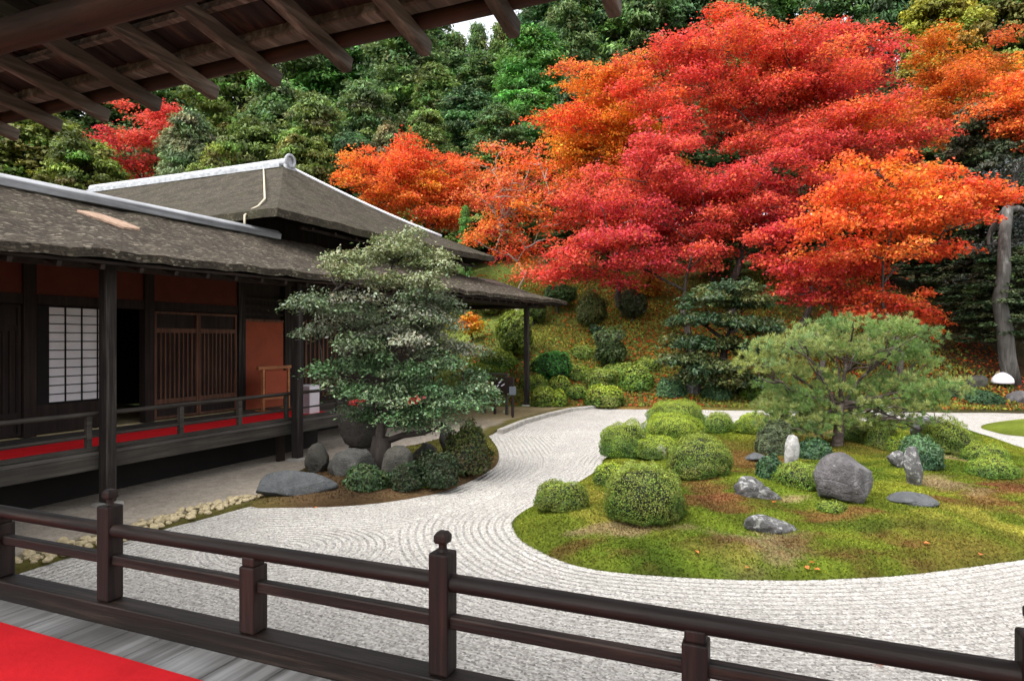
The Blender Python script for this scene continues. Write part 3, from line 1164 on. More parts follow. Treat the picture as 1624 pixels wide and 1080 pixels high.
# railing of the viewer's veranda
RO = Vector((-2.19, 2.13, 0))
rail = empty('veranda_railing', (RO.x, RO.y, 0.70), 'low dark brown wooden railing along the edge of the near veranda', 'railing')
rail.rotation_euler = (0, 0, math.radians(1.5))


def rb_build(mb, name, mat, parent=None, bevel=0.006, smooth=False):
    o = mb.build(name, M[mat], parent or rail, bevel=bevel, smooth=smooth)
    o.location = (0, 0, 0)
    return o


bb = MB()
bb.box((-6.5, -0.055, 0.0), (8, 0.055, 0.10))
rb_build(bb, 'base_beam', 'rail_wood', bevel=0.008)


def rail_x(px):                    # distance along the railing for a photo column
    k = (px - 812) / FPX
    D = 2.37 / (1 + 0.414 * k)
    return (k * D + 1.135) * 1.0825


for name, z, r, sq in (('top_rail', 0.440, 0.033, 0.8), ('lower_rail', 0.299, 0.025, 1.0)):
    tb = MB()
    xs = np.linspace(-6.5, 8, 60)
    if sq < 1:
        tb.tube([(x_, 0.002 * math.sin(x_ * 2.3), z + 0.0015 * math.sin(x_ * 1.7)) for x_ in xs], r, 16)
        rb_build(tb, name, 'rail_wood', bevel=0, smooth=True)
    else:
        tb.box((-6.5, -0.022, z - r), (8, 0.022, z + r))
        rb_build(tb, name, 'rail_wood', bevel=0.008)
plain_px = [4, 402, 1103]
newel_px = [175, 702, 1642]
for px in plain_px + [None]:
    xk = rail_x(px) if px is not None else rail_x(1626) + 0.9
    pb = MB()
    pb.box((xk - 0.041, -0.043, 0.102), (xk + 0.041, 0.043, 0.385))
    pb.prism([(xk - 0.034, -0.034), (xk + 0.034, -0.034), (xk + 0.034, 0.034), (xk - 0.034, 0.034)], 0.384, 0.425)
    rb_build(pb, 'post', 'post_wood', bevel=0.007)
for px in newel_px:
    xk = rail_x(px)
    pb = MB()
    pb.box((xk - 0.041, -0.042, 0.102), (xk + 0.041, 0.042, 0.556))
    o = rb_build(pb, 'newel_post', 'post_wood', bevel=0.009)
    cb = MB()
    cb.tube([(xk, 0, 0.55), (xk, 0, 0.566), (xk, 0, 0.590)], [0.024, 0.016, 0.016], 12)
    cb.add([(xk + sx * a_ * 0.026, sy * a_ * 0.026, zz) for zz, a_ in ((0.586, 0.8), (0.595, 1.0), (0.618, 1.0), (0.632, 0.62)) for sx, sy in ((-1, -1), (1, -1), (1, 1), (-1, 1))],
           [(3, 2, 1, 0), (12, 13, 14, 15)] + [(4 * l + i, 4 * l + (i + 1) % 4, 4 * l + 4 + (i + 1) % 4, 4 * l + 4 + i) for l in range(3) for i in range(4)])
    rb_build(cb, 'finial', 'post_wood', parent=o, bevel=0.003)

cp = MB()
gx = np.linspace(-8.8, 6.5, 60)
cp.slab([[(x_, y_, 0.7085 + 0.0012 * math.sin(x_ * 2.1 + y_ * 3)) for y_ in np.linspace(0.62, 1.868, 8)] for x_ in gx], 0.0065)
o = cp.build('red_carpet', M['red_felt'], None, smooth=False, origin=(-2, 1.2, 0.70))
tag(o, 'bright red felt runner on the grey boards beside the near railing', 'carpet', 'red felt runners')

# ================================================================== LEFT HALL (thatched)
hall = empty('thatched_hall', (-11.0, 9.0, 0.0), 'long dark wooden hall under mossy bark-thatched roofs across the gravel', 'building')
VX = -7.85          # veranda edge
WX = -9.9           # wall line
EX = -7.2           # eave line


def eave_z(u):
    return 3.05 + 0.0178 * (u - 3.8)


# lower roof: long front slope with a hipped far corner
gu = np.linspace(-2.0, 20.7, 150)
gs = np.linspace(0, 1, 22)
G = np.zeros((len(gu), len(gs), 3))
for i, u in enumerate(gu):
    vt = -9.4 if u < 17.3 else -9.4 + (u - 17.3) / 3.4 * 2.2
    vt = min(vt, EX - 0.02)
    for j, s_ in enumerate(gs):
        v_ = EX + (vt - EX) * s_
        f = (EX - v_) / 2.2
        G[i, j] = (v_, u, eave_z(u) + (4.05 - eave_z(u)) * (0.80 * f + 0.20 * f * f))
Gf = G.reshape(-1, 3)
Gf[:, 2] += 0.014 * sn(Gf, 5, 81) + 0.008 * sn(Gf, 14, 82)
Gf[:, 0] += 0.012 * sn(Gf[:, 1:2] * np.ones((1, 3)), 3, 83)
mb = MB()
mb.slab(G, 0.10)
lower = mb.build('lower_roof', M['thatch'], hall)
# strip where the bark has slipped off and paler layers show
def roof_pt(px, py, lift=0.02):
    d = ray(px, py)
    for t in np.arange(5, 14, 0.01):
        p = np.array([0, 0, CZ]) + d * t
        f = (EX - p[0]) / 2.2
        if 0 <= f <= 1 and p[2] <= eave_z(p[1]) + (4.05 - eave_z(p[1])) * (0.80 * f + 0.20 * f * f) + lift:
            return p
    return np.array([0, 0, CZ]) + d * 8.5


mb = MB()
up_e = [(122, 333), (140, 335), (160, 339), (178, 345), (196, 351), (214, 358), (222, 362)]
lo_e = [(124, 336), (142, 342), (160, 347), (180, 354), (196, 360), (210, 362), (220, 364)]
mb.slab([[roof_pt(*a), roof_pt((a[0] + b[0]) / 2, (a[1] + b[1]) / 2, 0.03), roof_pt(*b)] for a, b in zip(up_e, lo_e)], 0.03)
mb.build('bare_patch', plain('bare_bark', (0.30, 0.20, 0.14), 0.95, 0.45, 14, 0.8, 0.01), lower)
# end slope beyond the hip (faces away down the garden)
mb = MB()
H2 = [[(EX + (-9.42 - EX) * a_ + (-11.0) * b_ * (1 if True else 0), 20.7 - 3.4 * a_, eave_z(20.7) + (4.05 - eave_z(20.7)) * (0.80 * a_ + 0.20 * a_ * a_)) for b_ in np.linspace(0, 1, 4)] for a_ in np.linspace(0.0, 1, 8)]
mb.slab(H2, 0.10)
mb.build('end_roof', M['thatch'], hall)
# eave board and underside
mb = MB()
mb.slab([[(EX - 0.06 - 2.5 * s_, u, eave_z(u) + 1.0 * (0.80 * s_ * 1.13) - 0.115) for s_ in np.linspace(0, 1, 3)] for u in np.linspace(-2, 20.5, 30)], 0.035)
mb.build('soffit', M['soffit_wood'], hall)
mb = MB()
for k in range(46):
    u = -1.8 + 0.48 * k
    if u > 20.3: break
    mb.beam((EX - 0.08, u, eave_z(u) - 0.185), (EX - 2.5, u, eave_z(u) + 0.70), 0.05, 0.06)
mb.build('eave_rafters', M['hall_dark'], hall)
mb = MB()
mb.tube([(VX + 0.02, u, 2.98 + 0.012 * (u - 5)) for u in np.linspace(-2, 20.2, 12)], 0.075, 10)
mb.build('eave_beam', M['hall_dark'], hall, smooth=True)
mb = MB()
mb.tube([(VX + 0.02 - t, 18.6, 3.10) for t in np.linspace(-0.4, 3.0, 4)], 0.07, 10)
mb.build('end_beam', M['hall_dark'], hall, smooth=True)

# left part of the lower roof: its ridge and back slope
mb = MB()
mb.slab([[(-9.38 - 2.0 * s_, u, 4.06 - 0.75 * s_) for s_ in np.linspace(0, 1, 6)] for u in np.linspace(-2, 9.2, 40)], 0.10)
mb.build('back_roof', M['thatch'], hall)
mb = MB()
mb.add([(p[0], u, p[1]) for u in (-2.0, 9.75) for p in ((-9.22, 4.00), (-9.20, 4.10), (-9.29, 4.17), (-9.40, 4.17), (-9.50, 4.08), (-9.50, 3.98))],
       [(0, 1, 2, 3, 4, 5), (11, 10, 9, 8, 7, 6)] + [(i, (i + 1) % 6, 6 + (i + 1) % 6, 6 + i) for i in range(6)])
rc = mb.build('ridge_cap', M['ridge_metal'], hall, bevel=0.01)

# upper hipped roof
AP = np.array([-12.67, 13.5, 6.72])
NL, FR = np.array([-8.6, 9.0, 4.36]), np.array([-8.6, 18.04, 4.54])
BL, BR = np.array([-24.6, 9.0, 4.36]), np.array([-24.6, 18.04, 4.54])
AL = np.array([-20.5, 13.5, 6.75])


def face_grid(e0, e1, t0, t1, n=40, m=18, sag=0.16, seed=1):
    Gx = np.zeros((n, m, 3))
    for i, a_ in enumerate(np.linspace(0, 1, n)):
        for j, s_ in enumerate(np.linspace(0, 1, m)):
            e = e0 + (e1 - e0) * a_
            t = t0 + (t1 - t0) * a_
            p = e + (t - e) * s_
            p = p - UP * sag * math.sin(math.pi * s_) + UP * 0.06 * (2 * a_ - 1) ** 2 * (1 - s_)
            Gx[i, j] = p
    f = Gx.reshape(-1, 3)
    f[:, 2] += 0.012 * sn(f, 4, seed) + 0.006 * sn(f, 12, seed + 1)
    return Gx


mb = MB()
mb.slab(face_grid(NL, BL, AP, AL, 60, 20, 0.14, 91), 0.15)
mb.slab(face_grid(FR, NL, AP, AP - np.array([0, 0.02, 0]), 40, 20, 0.14, 92), 0.15)
mb.slab(face_grid(BR, FR, AL, AP, 30, 12, 0.14, 93), 0.15)
mb.slab(face_grid(BL, BR, AL, AL, 20, 12, 0.14, 94), 0.15)
upper = mb.build('upper_roof', M['thatch_upper'], hall)
mb = MB()
mb.tube([AP + np.array([0.15, 0, 0.05]), AP + (AL - AP) * 0.5 + UP * 0.04, AL + UP * 0.06], 0.125, 14)
mb.beam(AP + UP * -0.04, AL + UP * -0.04, 0.36, 0.10)
rg = mb.build('ridge_tile', M['white_metal'], upper, smooth=False, bevel=0.004, segs=1)
mb = MB()
rp = AP + np.array([0.22, 0, 0.08])
ring = [(rp[0], rp[1] + 0.155 * math.cos(t), rp[2] + 0.155 * math.sin(t)) for t in np.linspace(0, 2 * math.pi, 25)[:-1]]
mb.tube([(rp[0] - 0.06, rp[1], rp[2]), (rp[0] - 0.02, rp[1], rp[2])], 0.15, 20)
for i in range(24):
    mb.tube([ring[i], ring[(i + 1) % 24]], 0.045, 8)
mb.beam(rp + np.array([-0.03, -0.16, -0.2]), rp + np.array([-0.03, 0.16, -0.2]), 0.10, 0.22)
mb.build('ridge_end_tile', M['white_metal'], upper, smooth=False)
mb = MB()
q0, q1 = AP + np.array([0.25, 0.12, 0.0]), FR + np.array([0, 0, 0])
hp = []
for s_ in np.linspace(0.0, 0.72, 10):
    p = AP + (FR - AP) * s_
    hp.append(p - UP * 0.14 * math.sin(math.pi * s_) + UP * 0.06 * s_ + UP * 0.03)
mb.tube(hp, 0.04, 8)
mb.build('hip_flashing', M['white_paint'], upper, smooth=True)
mb = MB()
nA = np.cross(BL - NL, AP - NL)
nA = nA / np.linalg.norm(nA) * (1 if nA[2] > 0 else -1)
wpts = []
for px, py in ((418, 268), (419, 290), (420, 316), (410, 327), (398, 333), (388, 342)):
    d_ = ray(px, py)
    t_ = ((NL - np.array([0, 0, CZ])) @ nA) / (d_ @ nA)
    wpts.append(np.array([0, 0, CZ]) + d_ * t_ + nA * 0.0)
wpts.append(wpts[-1] - UP * 0.35)
mb.tube(wpts, 0.022, 6)
mb.build('drain_wire', M['wire'], upper, smooth=True)
# walls under the upper roof
mb = MB()
mb.box((-22, 9.9, 3.2), (-9.75, 17.2, 4.55))
mb.build('upper_wall', M['hall_dark'], hall)
mb = MB()
for k in range(11):
    u = 10.1 + 0.68 * k
    mb.beam((-8.74, u, 4.22), (-9.74, u, 4.52), 0.06, 0.06)
mb.box((-8.90, 9.9, 4.19), (-8.84, 17.2, 4.25))
mb.build('upper_rafters', M['hall_dark'], hall)

# ground-floor wall with its openings
U0, U1 = -2.0, 16.5
FZ = 0.70


def wbox(name, mat, u0, u1, z0, z1, v0=WX - 0.06, v1=WX, parent=None, bevel=0.0):
    b = MB()
    b.box((v0, u0, z0), (v1, u1, z1))
    return b.build(name, M[mat], parent or hall, bevel=bevel)


wbox('clay_wall', 'clay', U0, 9.33, 2.70, 3.9)
wbox('lintel', 'hall_dark', U0, 9.33, 2.56, 2.70, WX - 0.08, WX + 0.03)
for u in (2.1, 5.62, 7.45, 9.40, 10.62):
    wbox('wall_post', 'hall_post' if u > 9 else 'hall_dark', u - 0.085, u + 0.085, FZ, 3.9, WX - 0.10, WX + 0.05, bevel=0.008)
# room behind the opening, its shade put into near-black walls
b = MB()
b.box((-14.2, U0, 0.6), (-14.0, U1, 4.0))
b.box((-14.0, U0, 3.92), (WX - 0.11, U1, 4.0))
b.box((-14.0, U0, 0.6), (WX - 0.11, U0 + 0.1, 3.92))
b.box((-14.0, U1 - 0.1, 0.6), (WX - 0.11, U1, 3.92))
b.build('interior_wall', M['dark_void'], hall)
wbox('interior_floor', 'tatami', U0 + 0.1, 9.3, 0.62, 0.704, -14.0, WX - 0.062)


def slat_door(u0, u1, seed, bright):
    r = random.Random(seed)
    d = wbox('slatted_door', 'hall_dark', u0 + 0.005, u1 - 0.005, FZ + 0.02, 2.55, WX - 0.045, WX - 0.02)
    sb = MB()
    n = int((u1 - u0) / 0.085)
    for k in range(n):
        u = u0 + 0.04 + (u1 - u0 - 0.08) * k / max(1, n - 1)
        sb.box((WX - 0.02, u - 0.012, FZ + 0.36), (WX + 0.005, u + 0.012, 2.18 + 0.0 * r.random()))
    sb.box((WX - 0.02, u0 + 0.006, 2.181), (WX + 0.008, u1 - 0.006, 2.26))
    sb.box((WX - 0.02, u0 + 0.006, FZ + 0.28), (WX + 0.008, u1 - 0.006, FZ + 0.359))
    sb.build('slat', M['slat_wood' if bright else 'hall_dark'], d)
    fbx = MB()
    for ue in (u0 + 0.02, u1 - 0.02):
        fbx.box((WX - 0.02, ue - 0.02, FZ + 0.03), (WX + 0.015, ue + 0.02, 2.54))
    for ze in (FZ + 0.05, 2.52):
        fbx.box((WX - 0.019, u0 + 0.01, ze - 0.019), (WX + 0.014, u1 - 0.01, ze + 0.019))
    fbx.build('door_frame', M['slat_wood' if bright else 'hall_dark'], d)


slat_door(7.56, 8.43, 1, True)
slat_door(8.44, 9.30, 2, True)
slat_door(2.2, 3.3, 3, False)
slat_door(3.31, 4.4, 4, False)
slat_door(4.41, 5.52, 5, False)
slat_door(-1.9, 0.1, 6, False)
slat_door(0.11, 2.0, 7, False)
# shoji
sh = wbox('shoji_screen', 'hall_dark', 5.72, 6.86, FZ + 0.02, 1.13, WX - 0.05, WX - 0.02)
wbox('paper', 'paper', 5.90, 6.86, 1.16, 2.53, WX - 0.045, WX - 0.035, sh)
lb = MB()
for k in range(12):
    z = 1.145 + 1.4 * k / 11.0 + (0.0)
    lb.box((WX - 0.034, 5.90, z - 0.006), (WX - 0.018, 6.86, z + 0.006))
for u in (5.90, 6.14, 6.38, 6.62, 6.86):
    lb.box((WX - 0.034, u - 0.007, 1.15), (WX - 0.014, u + 0.007, 2.55))
lb.box((WX - 0.05, 5.72, 1.131), (WX - 0.014, 5.90 - 0.008, 2.55))
lb.build('lattice', M['dark_void'], sh)
# right bay: clay panel, transom and dark slats beyond
wbox('clay_panel', 'clay_orange', 9.50, 10.52, FZ, 2.42, WX - 0.06, WX + 0.01)
wbox('panel_frame', 'slat_wood', 9.50, 10.52, 2.421, 2.47, WX - 0.06, WX + 0.03)
tb = MB()
for z in (2.55, 2.70, 2.85):
    tb.box((WX - 0.03, 9.5, z), (WX + 0.01, 10.52, z + 0.05))
tb.box((WX - 0.08, 9.5, 2.471), (WX - 0.06, 10.52, 3.9))
tb.build('transom', M['hall_dark'], hall)
wbox('end_wall', 'hall_dark', 10.72, U1, FZ, 3.9, WX - 0.06, WX - 0.01)
tb = MB()
for k in range(10):
    u = 10.9 + 0.14 * k
    tb.box((WX - 0.009, u, FZ + 0.1), (WX + 0.012, u + 0.05, 2.5))
tb.build('wall_slat', M['slat_wood'], hall)

# veranda floor, fascia, pillars, railing
UE = 9.95
fbm = MB()
v_ = VX
while v_ > WX + 0.05:
    wdt = 0.19
    fbm.box((max(v_ - wdt + 0.004, WX + 0.06), U0, FZ - 0.04), (v_, UE, FZ))
    v_ -= wdt
fbm.build('veranda_floor', M['hall_floor'], hall)
fbm = MB()
fbm.box((WX + 0.06, UE + 0.003, FZ - 0.04), (VX - 0.55, U1, FZ))
fbm.build('inner_floor', M['hall_floor'], hall)
fbm = MB()
fbm.box((VX - 0.11, U0, FZ - 0.22), (VX - 0.01, UE - 0.02, FZ - 0.043))
fbm.build('fascia_beam', M['hall_rail'], hall, bevel=0.006)
fbm = MB()
fbm.box((VX - 0.75, U0, 0.0), (VX - 0.65, UE, FZ - 0.045))
fbm.box((WX - 0.05, UE, 0.0), (WX + 0.05, U1, FZ - 0.045))
fbm.build('underfloor_shade', M['dark_void'], hall)  # near-black sheet standing in for the shade below the veranda
for u in (2.03, 5.32, 8.61, 18.6):
    b = MB()
    b.box((VX - 0.005, u - 0.07, 0.08), (VX + 0.135, u + 0.07, 3.02 + 0.012 * u))
    p = b.build('pillar', M['hall_post'], hall, bevel=0.012)
    b = MB()
    b.box((VX - 0.06, u - 0.14, -0.02), (VX + 0.19, u + 0.14, 0.079))
    b.build('base_stone', M['pale_stone'], p, bevel=0.03)
b = MB()
for u in (8.45,):
    b.box((VX - 0.19, u - 0.07, 0.0), (VX - 0.12, u + 0.07, FZ - 0.045))
b.build('stump_post', M['hall_dark'], hall)

hr = empty('hall_railing', (VX - 0.07, 6.0, FZ), 'weathered low wooden railing along the thatched hall veranda', 'railing')
RX = VX - 0.075
b = MB()
b.tube([(RX, u, FZ + 0.455) for u in np.linspace(U0, UE, 20)], 0.028, 10)
b.build('top_rail', M['hall_rail'], hr, smooth=True)
b = MB()
b.box((RX - 0.016, U0, FZ + 0.175), (RX + 0.016, UE, FZ + 0.203))
b.build('lower_rail', M['hall_rail'], hr, bevel=0.004)
b = MB()
b.box((RX - 0.035, U0, FZ + 0.002), (RX + 0.035, UE, FZ + 0.055))
b.build('base_beam', M['hall_rail'], hr, bevel=0.005)
for u in (0.85, 1.95, 3.07, 4.17, 5.17, 6.46, 7.5, 8.5, 9.8):
    b = MB()
    b.box((RX - 0.032, u - 0.032, FZ + 0.056), (RX + 0.032, u + 0.032, FZ + 0.43))
    b.build('post', M['hall_rail'], hr, bevel=0.006)

b = MB()
b.slab([[(v_, u, FZ + 0.010 + 0.002 * math.sin(u * 2.2)) for v_ in np.linspace(-8.95, -7.97, 5)] for u in np.linspace(U0, 9.9, 40)], 0.0085)
o = b.build('red_carpet', M['red_felt_lit'], None, origin=(-8.4, 5, FZ))
tag(o, 'long red felt runner laid along the thatched hall veranda behind its railing', 'carpet', 'red felt runners')

# kimono-rack like stand in front of the clay panel
st = empty('wooden_stand', (-9.35, 9.75, FZ), 'orange wooden stand with a crossbar before the clay wall panel', 'stand')
zz = FZ
sx_ = -9.35
b = MB(); b.box((sx_ - 0.03, 9.28, zz + 0.80), (sx_ + 0.03, 10.22, zz + 0.86)); b.build('top_bar', M['stand_wood'], st, bevel=0.008)
for u in (9.42, 10.08):
    b = MB(); b.box((sx_ - 0.025, u - 0.025, zz + 0.03), (sx_ + 0.025, u + 0.025, zz + 0.80)); b.build('leg', M['stand_wood'], st, bevel=0.005)
    b = MB(); b.box((sx_ - 0.18, u - 0.03, zz + 0.001), (sx_ + 0.18, u + 0.03, zz + 0.03)); b.build('foot', M['stand_wood'], st, bevel=0.004)
b = MB(); b.box((sx_ - 0.018, 9.45, zz + 0.22), (sx_ + 0.018, 10.05, zz + 0.26)); b.build('lower_bar', M['stand_wood'], st, bevel=0.004)
b = MB(); b.box((sx_ - 0.010, 9.47, zz + 0.27), (sx_ + 0.010, 10.03, zz + 0.76)); b.build('board', M['clay_orange'], st)

wb = empty('notice_box', (-8.25, 9.05, FZ + 0.012), 'white box standing on the red runner beside the right veranda post', 'box')
c0 = at(489, 654, FZ + 0.02)
wb.location = (c0[0], c0[1], FZ + 0.0125)
b = MB(); b.box((-0.15, -0.13, 0.0), (0.15, 0.13, 0.50)); o = b.build('body', M['white_paint'], wb, bevel=0.006); o.location = (0, 0, 0)
b = MB(); b.box((-0.14, -0.137, 0.01), (0.14, -0.131, 0.49)); o = b.build('grey_side', M['grey_card'], wb); o.location = (0, 0, 0)  # one side of the box in a darker grey
b = MB(); b.box((-0.158, -0.138, 0.5005), (0.158, 0.138, 0.515)); o = b.build('lid', M['white_paint'], wb, bevel=0.003); o.location = (0, 0, 0)

# far end of the hall: low fence rail, carved board, small post
fr = empty('end_railing', at(765, 648, 0.03), 'thin weathered rail on posts beyond the clipped evergreen tree', 'railing')
pa, pb_ = atd(733, 592, 18.6), atd(806, 594, 17.8)
b = MB(); b.beam(pa, pb_, 0.07, 0.055); b.build('top_rail', M['hall_rail'], fr, bevel=0.006)
b = MB(); b.beam(pa - UP * 0.75, pb_ - UP * 0.75, 0.05, 0.05); b.build('lower_rail', M['hall_rail'], fr, bevel=0.006)
for t in (0.03, 0.5, 0.97):
    p = pa + (pb_ - pa) * t
    b = MB(); b.box((p[0] - 0.035, p[1] - 0.035, 0.0), (p[0] + 0.035, p[1] + 0.035, p[2] - 0.03)); b.build('post', M['hall_rail'], fr)
pa, pb_ = atd(783, 611, 18.0), atd(815, 612, 17.6)
cbm = MB(); cbm.beam(pa, pb_, 0.05, 0.46)
o = cbm.build('carved_board', M['hall_dark'], None, bevel=0.008, origin=(pa + pb_) / 2)
tag(o, 'dark carved board with pale marks standing at the far end railing', 'board')
ob = o
pm = MB()
for k, (dx, dz, ln) in enumerate(((-0.10, 0.10, 0.07), (-0.02, 0.02, 0.09), (0.06, 0.10, 0.06), (0.13, 0.03, 0.08), (-0.16, 0.0, 0.05))):
    c = (pa + pb_) / 2 + RIGHT * dx + UP * dz - FWD * 0.04
    pm.beam(c - RIGHT * ln * 0.5 - UP * 0.03, c + RIGHT * ln * 0.5 + UP * 0.03, 0.02, 0.035)
pm.build('carving', M['grey_card'], ob)
for t in (0.06, 0.94):
    p = pa + (pb_ - pa) * t
    lb2 = MB(); lb2.box((p[0] - 0.03, p[1] - 0.03, 0.0), (p[0] + 0.03, p[1] + 0.03, p[2] - 0.2)); lb2.build('leg', M['hall_dark'], ob)
sp = at(813, 662, 0.03)
ps = empty('signpost', sp, 'small grey-blue board on a thin dark post standing on the earth path', 'signpost')
b = MB(); b.tube([sp, sp + UP * 0.62], 0.03, 8); b.build('post', M['hall_dark'], ps)
b = MB(); b.beam(sp + UP * 0.70 - RIGHT * 0.09 - FWD * 0.02, sp + UP * 0.70 + RIGHT * 0.09 - FWD * 0.02, 0.04, 0.22); b.build('board', plain('blue_grey', (0.09, 0.105, 0.12), 0.6) if 'blue_grey' not in bpy.data.materials else bpy.data.materials['blue_grey'], ps, bevel=0.006)

# ================================================================== ROCKS AND COBBLES
def isl_rock(name, label, px, py, wpx, hpx, depth, mat, seed, rotz=0.0, ground=on_isl, sink=0.10, **kw):
    p = ground(px, py)
    D = XD(p[0], p[1])[1]
    k = D / FPX
    dep = wpx * k * depth
    return rock(name, label, p + FWD * dep * 0.35, (wpx * k, dep, hpx * k / (1 - sink)), mat, seed, YAW + rotz, sink, **kw)


def on_bank(px, py):
    return at(px, py, 0.06)


isl_rock('boulder', 'large rounded purple-grey boulder on the middle of the moss island', 1352, 800, 96, 78, 0.8, 'rock_purple', 3, sink=0.08, rough=0.05, cuts=12, sharp=0.76, taper=0.12, sub=5)
isl_rock('standing_stone', 'upright white stone between dark green shrubs left of the purple boulder', 1259, 748, 27, 58, 0.7, 'rock_white', 5, rough=0.2, cuts=12, sharp=0.6, taper=0.2, sub=4)
isl_rock('standing_stone', 'upright lichen-spotted stone right of the purple boulder', 1454, 771, 34, 62, 0.8, 'rock_lichen', 8, rough=0.14, cuts=8, taper=0.18)
isl_rock('rock', 'short pale stub leaning beside the lichen-spotted standing stone', 1428, 742, 30, 26, 0.8, 'rock_lichen', 12, rough=0.15)
isl_rock('flat_stone', 'flat dark grey stone lying below the lichen-spotted standing stone', 1458, 802, 74, 13, 0.9, 'rock_slab', 14, rough=0.10, cuts=9, sink=0.3)
isl_rock('rock', 'jagged lichen-streaked low rock left of the purple boulder', 1201, 788, 74, 30, 0.9, 'rock_lichen', 17, rough=0.26, cuts=16, sharp=0.5, sink=0.45, sub=5)
isl_rock('rock', 'low craggy lichen rock in front, nearest the gravel', 1229, 845, 84, 26, 0.8, 'rock_lichen', 29, rotz=-0.15, rough=0.26, cuts=16, sharp=0.5, sink=0.5, sub=5)
isl_rock('rock', 'small white stone amid the olive azalea mounds', 1049, 729, 22, 24, 0.9, 'rock_white', 27, rough=0.12)
isl_rock('flat_stone', 'thin pale flat stone in the moss behind the dark green shrubs', 1205, 732, 38, 12, 1.2, 'rock_slab', 31, rough=0.06, sink=0.3)
isl_rock('rock', 'grey lichen rock peeking out behind the dark green spiky shrub', 1477, 700, 50, 38, 0.8, 'rock_lichen', 33, rough=0.10)
isl_rock('rock', 'pale rounded rock half hidden under the low pine branches', 1404, 668, 42, 26, 0.8, 'rock_white', 35, rough=0.08)
isl_rock('rock', 'smooth grey rock on the far shore at the right edge', 1622, 640, 34, 20, 0.8, 'rock_purple', 37, ground=on_hill, rough=0.06)
isl_rock('rock', 'dark flat-topped rock on the far shore left of the white dome', 1556, 617, 34, 22, 0.8, 'rock_moss', 39, ground=on_hill, rough=0.08)
isl_rock('rock', 'small grey rock between two green shrubs on the far shore', 1103, 628, 26, 24, 0.8, 'rock_lichen', 41, ground=on_hill, rough=0.1)

isl_rock('slab_stone', 'long grey slab stone lying on the bank before the hall', 467, 789, 126, 40, 0.34, 'rock_slab', 43, rotz=0.20, ground=on_bank, sink=0.2, rough=0.09, cuts=12, sharp=0.62)
isl_rock('standing_stone', 'grey upright stone behind the long slab by the veranda post', 499, 757, 40, 54, 0.8, 'rock_moss', 45, ground=on_bank, rough=0.06, cuts=9, taper=0.12)
isl_rock('rock', 'dark rock with white lichen patches under the stone basin', 556, 764, 84, 52, 0.7, 'rock_dark', 47, ground=on_bank, rough=0.10, cuts=9)
isl_rock('rock', 'mossy brown rock just right of the evergreen trunk', 628, 770, 58, 62, 0.7, 'rock_moss', 49, ground=on_bank, rough=0.10, cuts=9, taper=0.2)
isl_rock('rock', 'rounded mossy rock among the dark shrubs by the stone pillar', 672, 742, 44, 38, 0.8, 'rock_moss', 53, ground=on_bank, rough=0.06, taper=0.15)
isl_rock('stone_pillar', 'square grey stone pillar standing behind the bank azalea', 708, 728, 26, 58, 1.0, 'rock_dark', 57, ground=on_bank, rough=0.02, cuts=12, sharp=0.62, sink=0.05)

# stone water basin
bc = at(564, 742, 0.05)
bpos = bc + FWD * 0.55
bs = MB()
prof = [(0.20, 0.30), (0.30, 0.36), (0.37, 0.50), (0.405, 0.66), (0.40, 0.82), (0.375, 0.90), (0.34, 0.915), (0.27, 0.90), (0.25, 0.80), (0.20, 0.74), (0.05, 0.73)]
nseg = 28
V, F = [], []
for i, (r_, z_) in enumerate(prof):
    for j in range(nseg):
        t = 2 * math.pi * j / nseg
        k = 1 + 0.03 * math.sin(3 * t + 1) + 0.02 * math.sin(5 * t + z_ * 4)
        V.append((bpos[0] + r_ * k * math.cos(t), bpos[1] + r_ * k * math.sin(t), z_ + 0.01 * math.sin(2 * t)))
for i in range(len(prof) - 1):
    for j in range(nseg):
        F.append((i * nseg + j, i * nseg + (j + 1) % nseg, (i + 1) * nseg + (j + 1) % nseg, (i + 1) * nseg + j))
F.append(tuple(range(nseg - 1, -1, -1)))
F.append(tuple(range((len(prof) - 1) * nseg, len(prof) * nseg)))
bs.add(V, F)
o = bs.build('stone_basin', M['rock_basin'], None, smooth=True, origin=(bpos[0], bpos[1], 0))
tag(o, 'dark rounded stone water basin at the end of the thatched hall veranda', 'basin')
bs = MB()
bs.tube([(bpos[0], bpos[1], 0.0), (bpos[0], bpos[1], 0.31)], [0.30, 0.24], 14)
q = bs.build('pedestal', M['rock_moss'], o, smooth=False)
q.location = (-bpos[0], -bpos[1], 0)

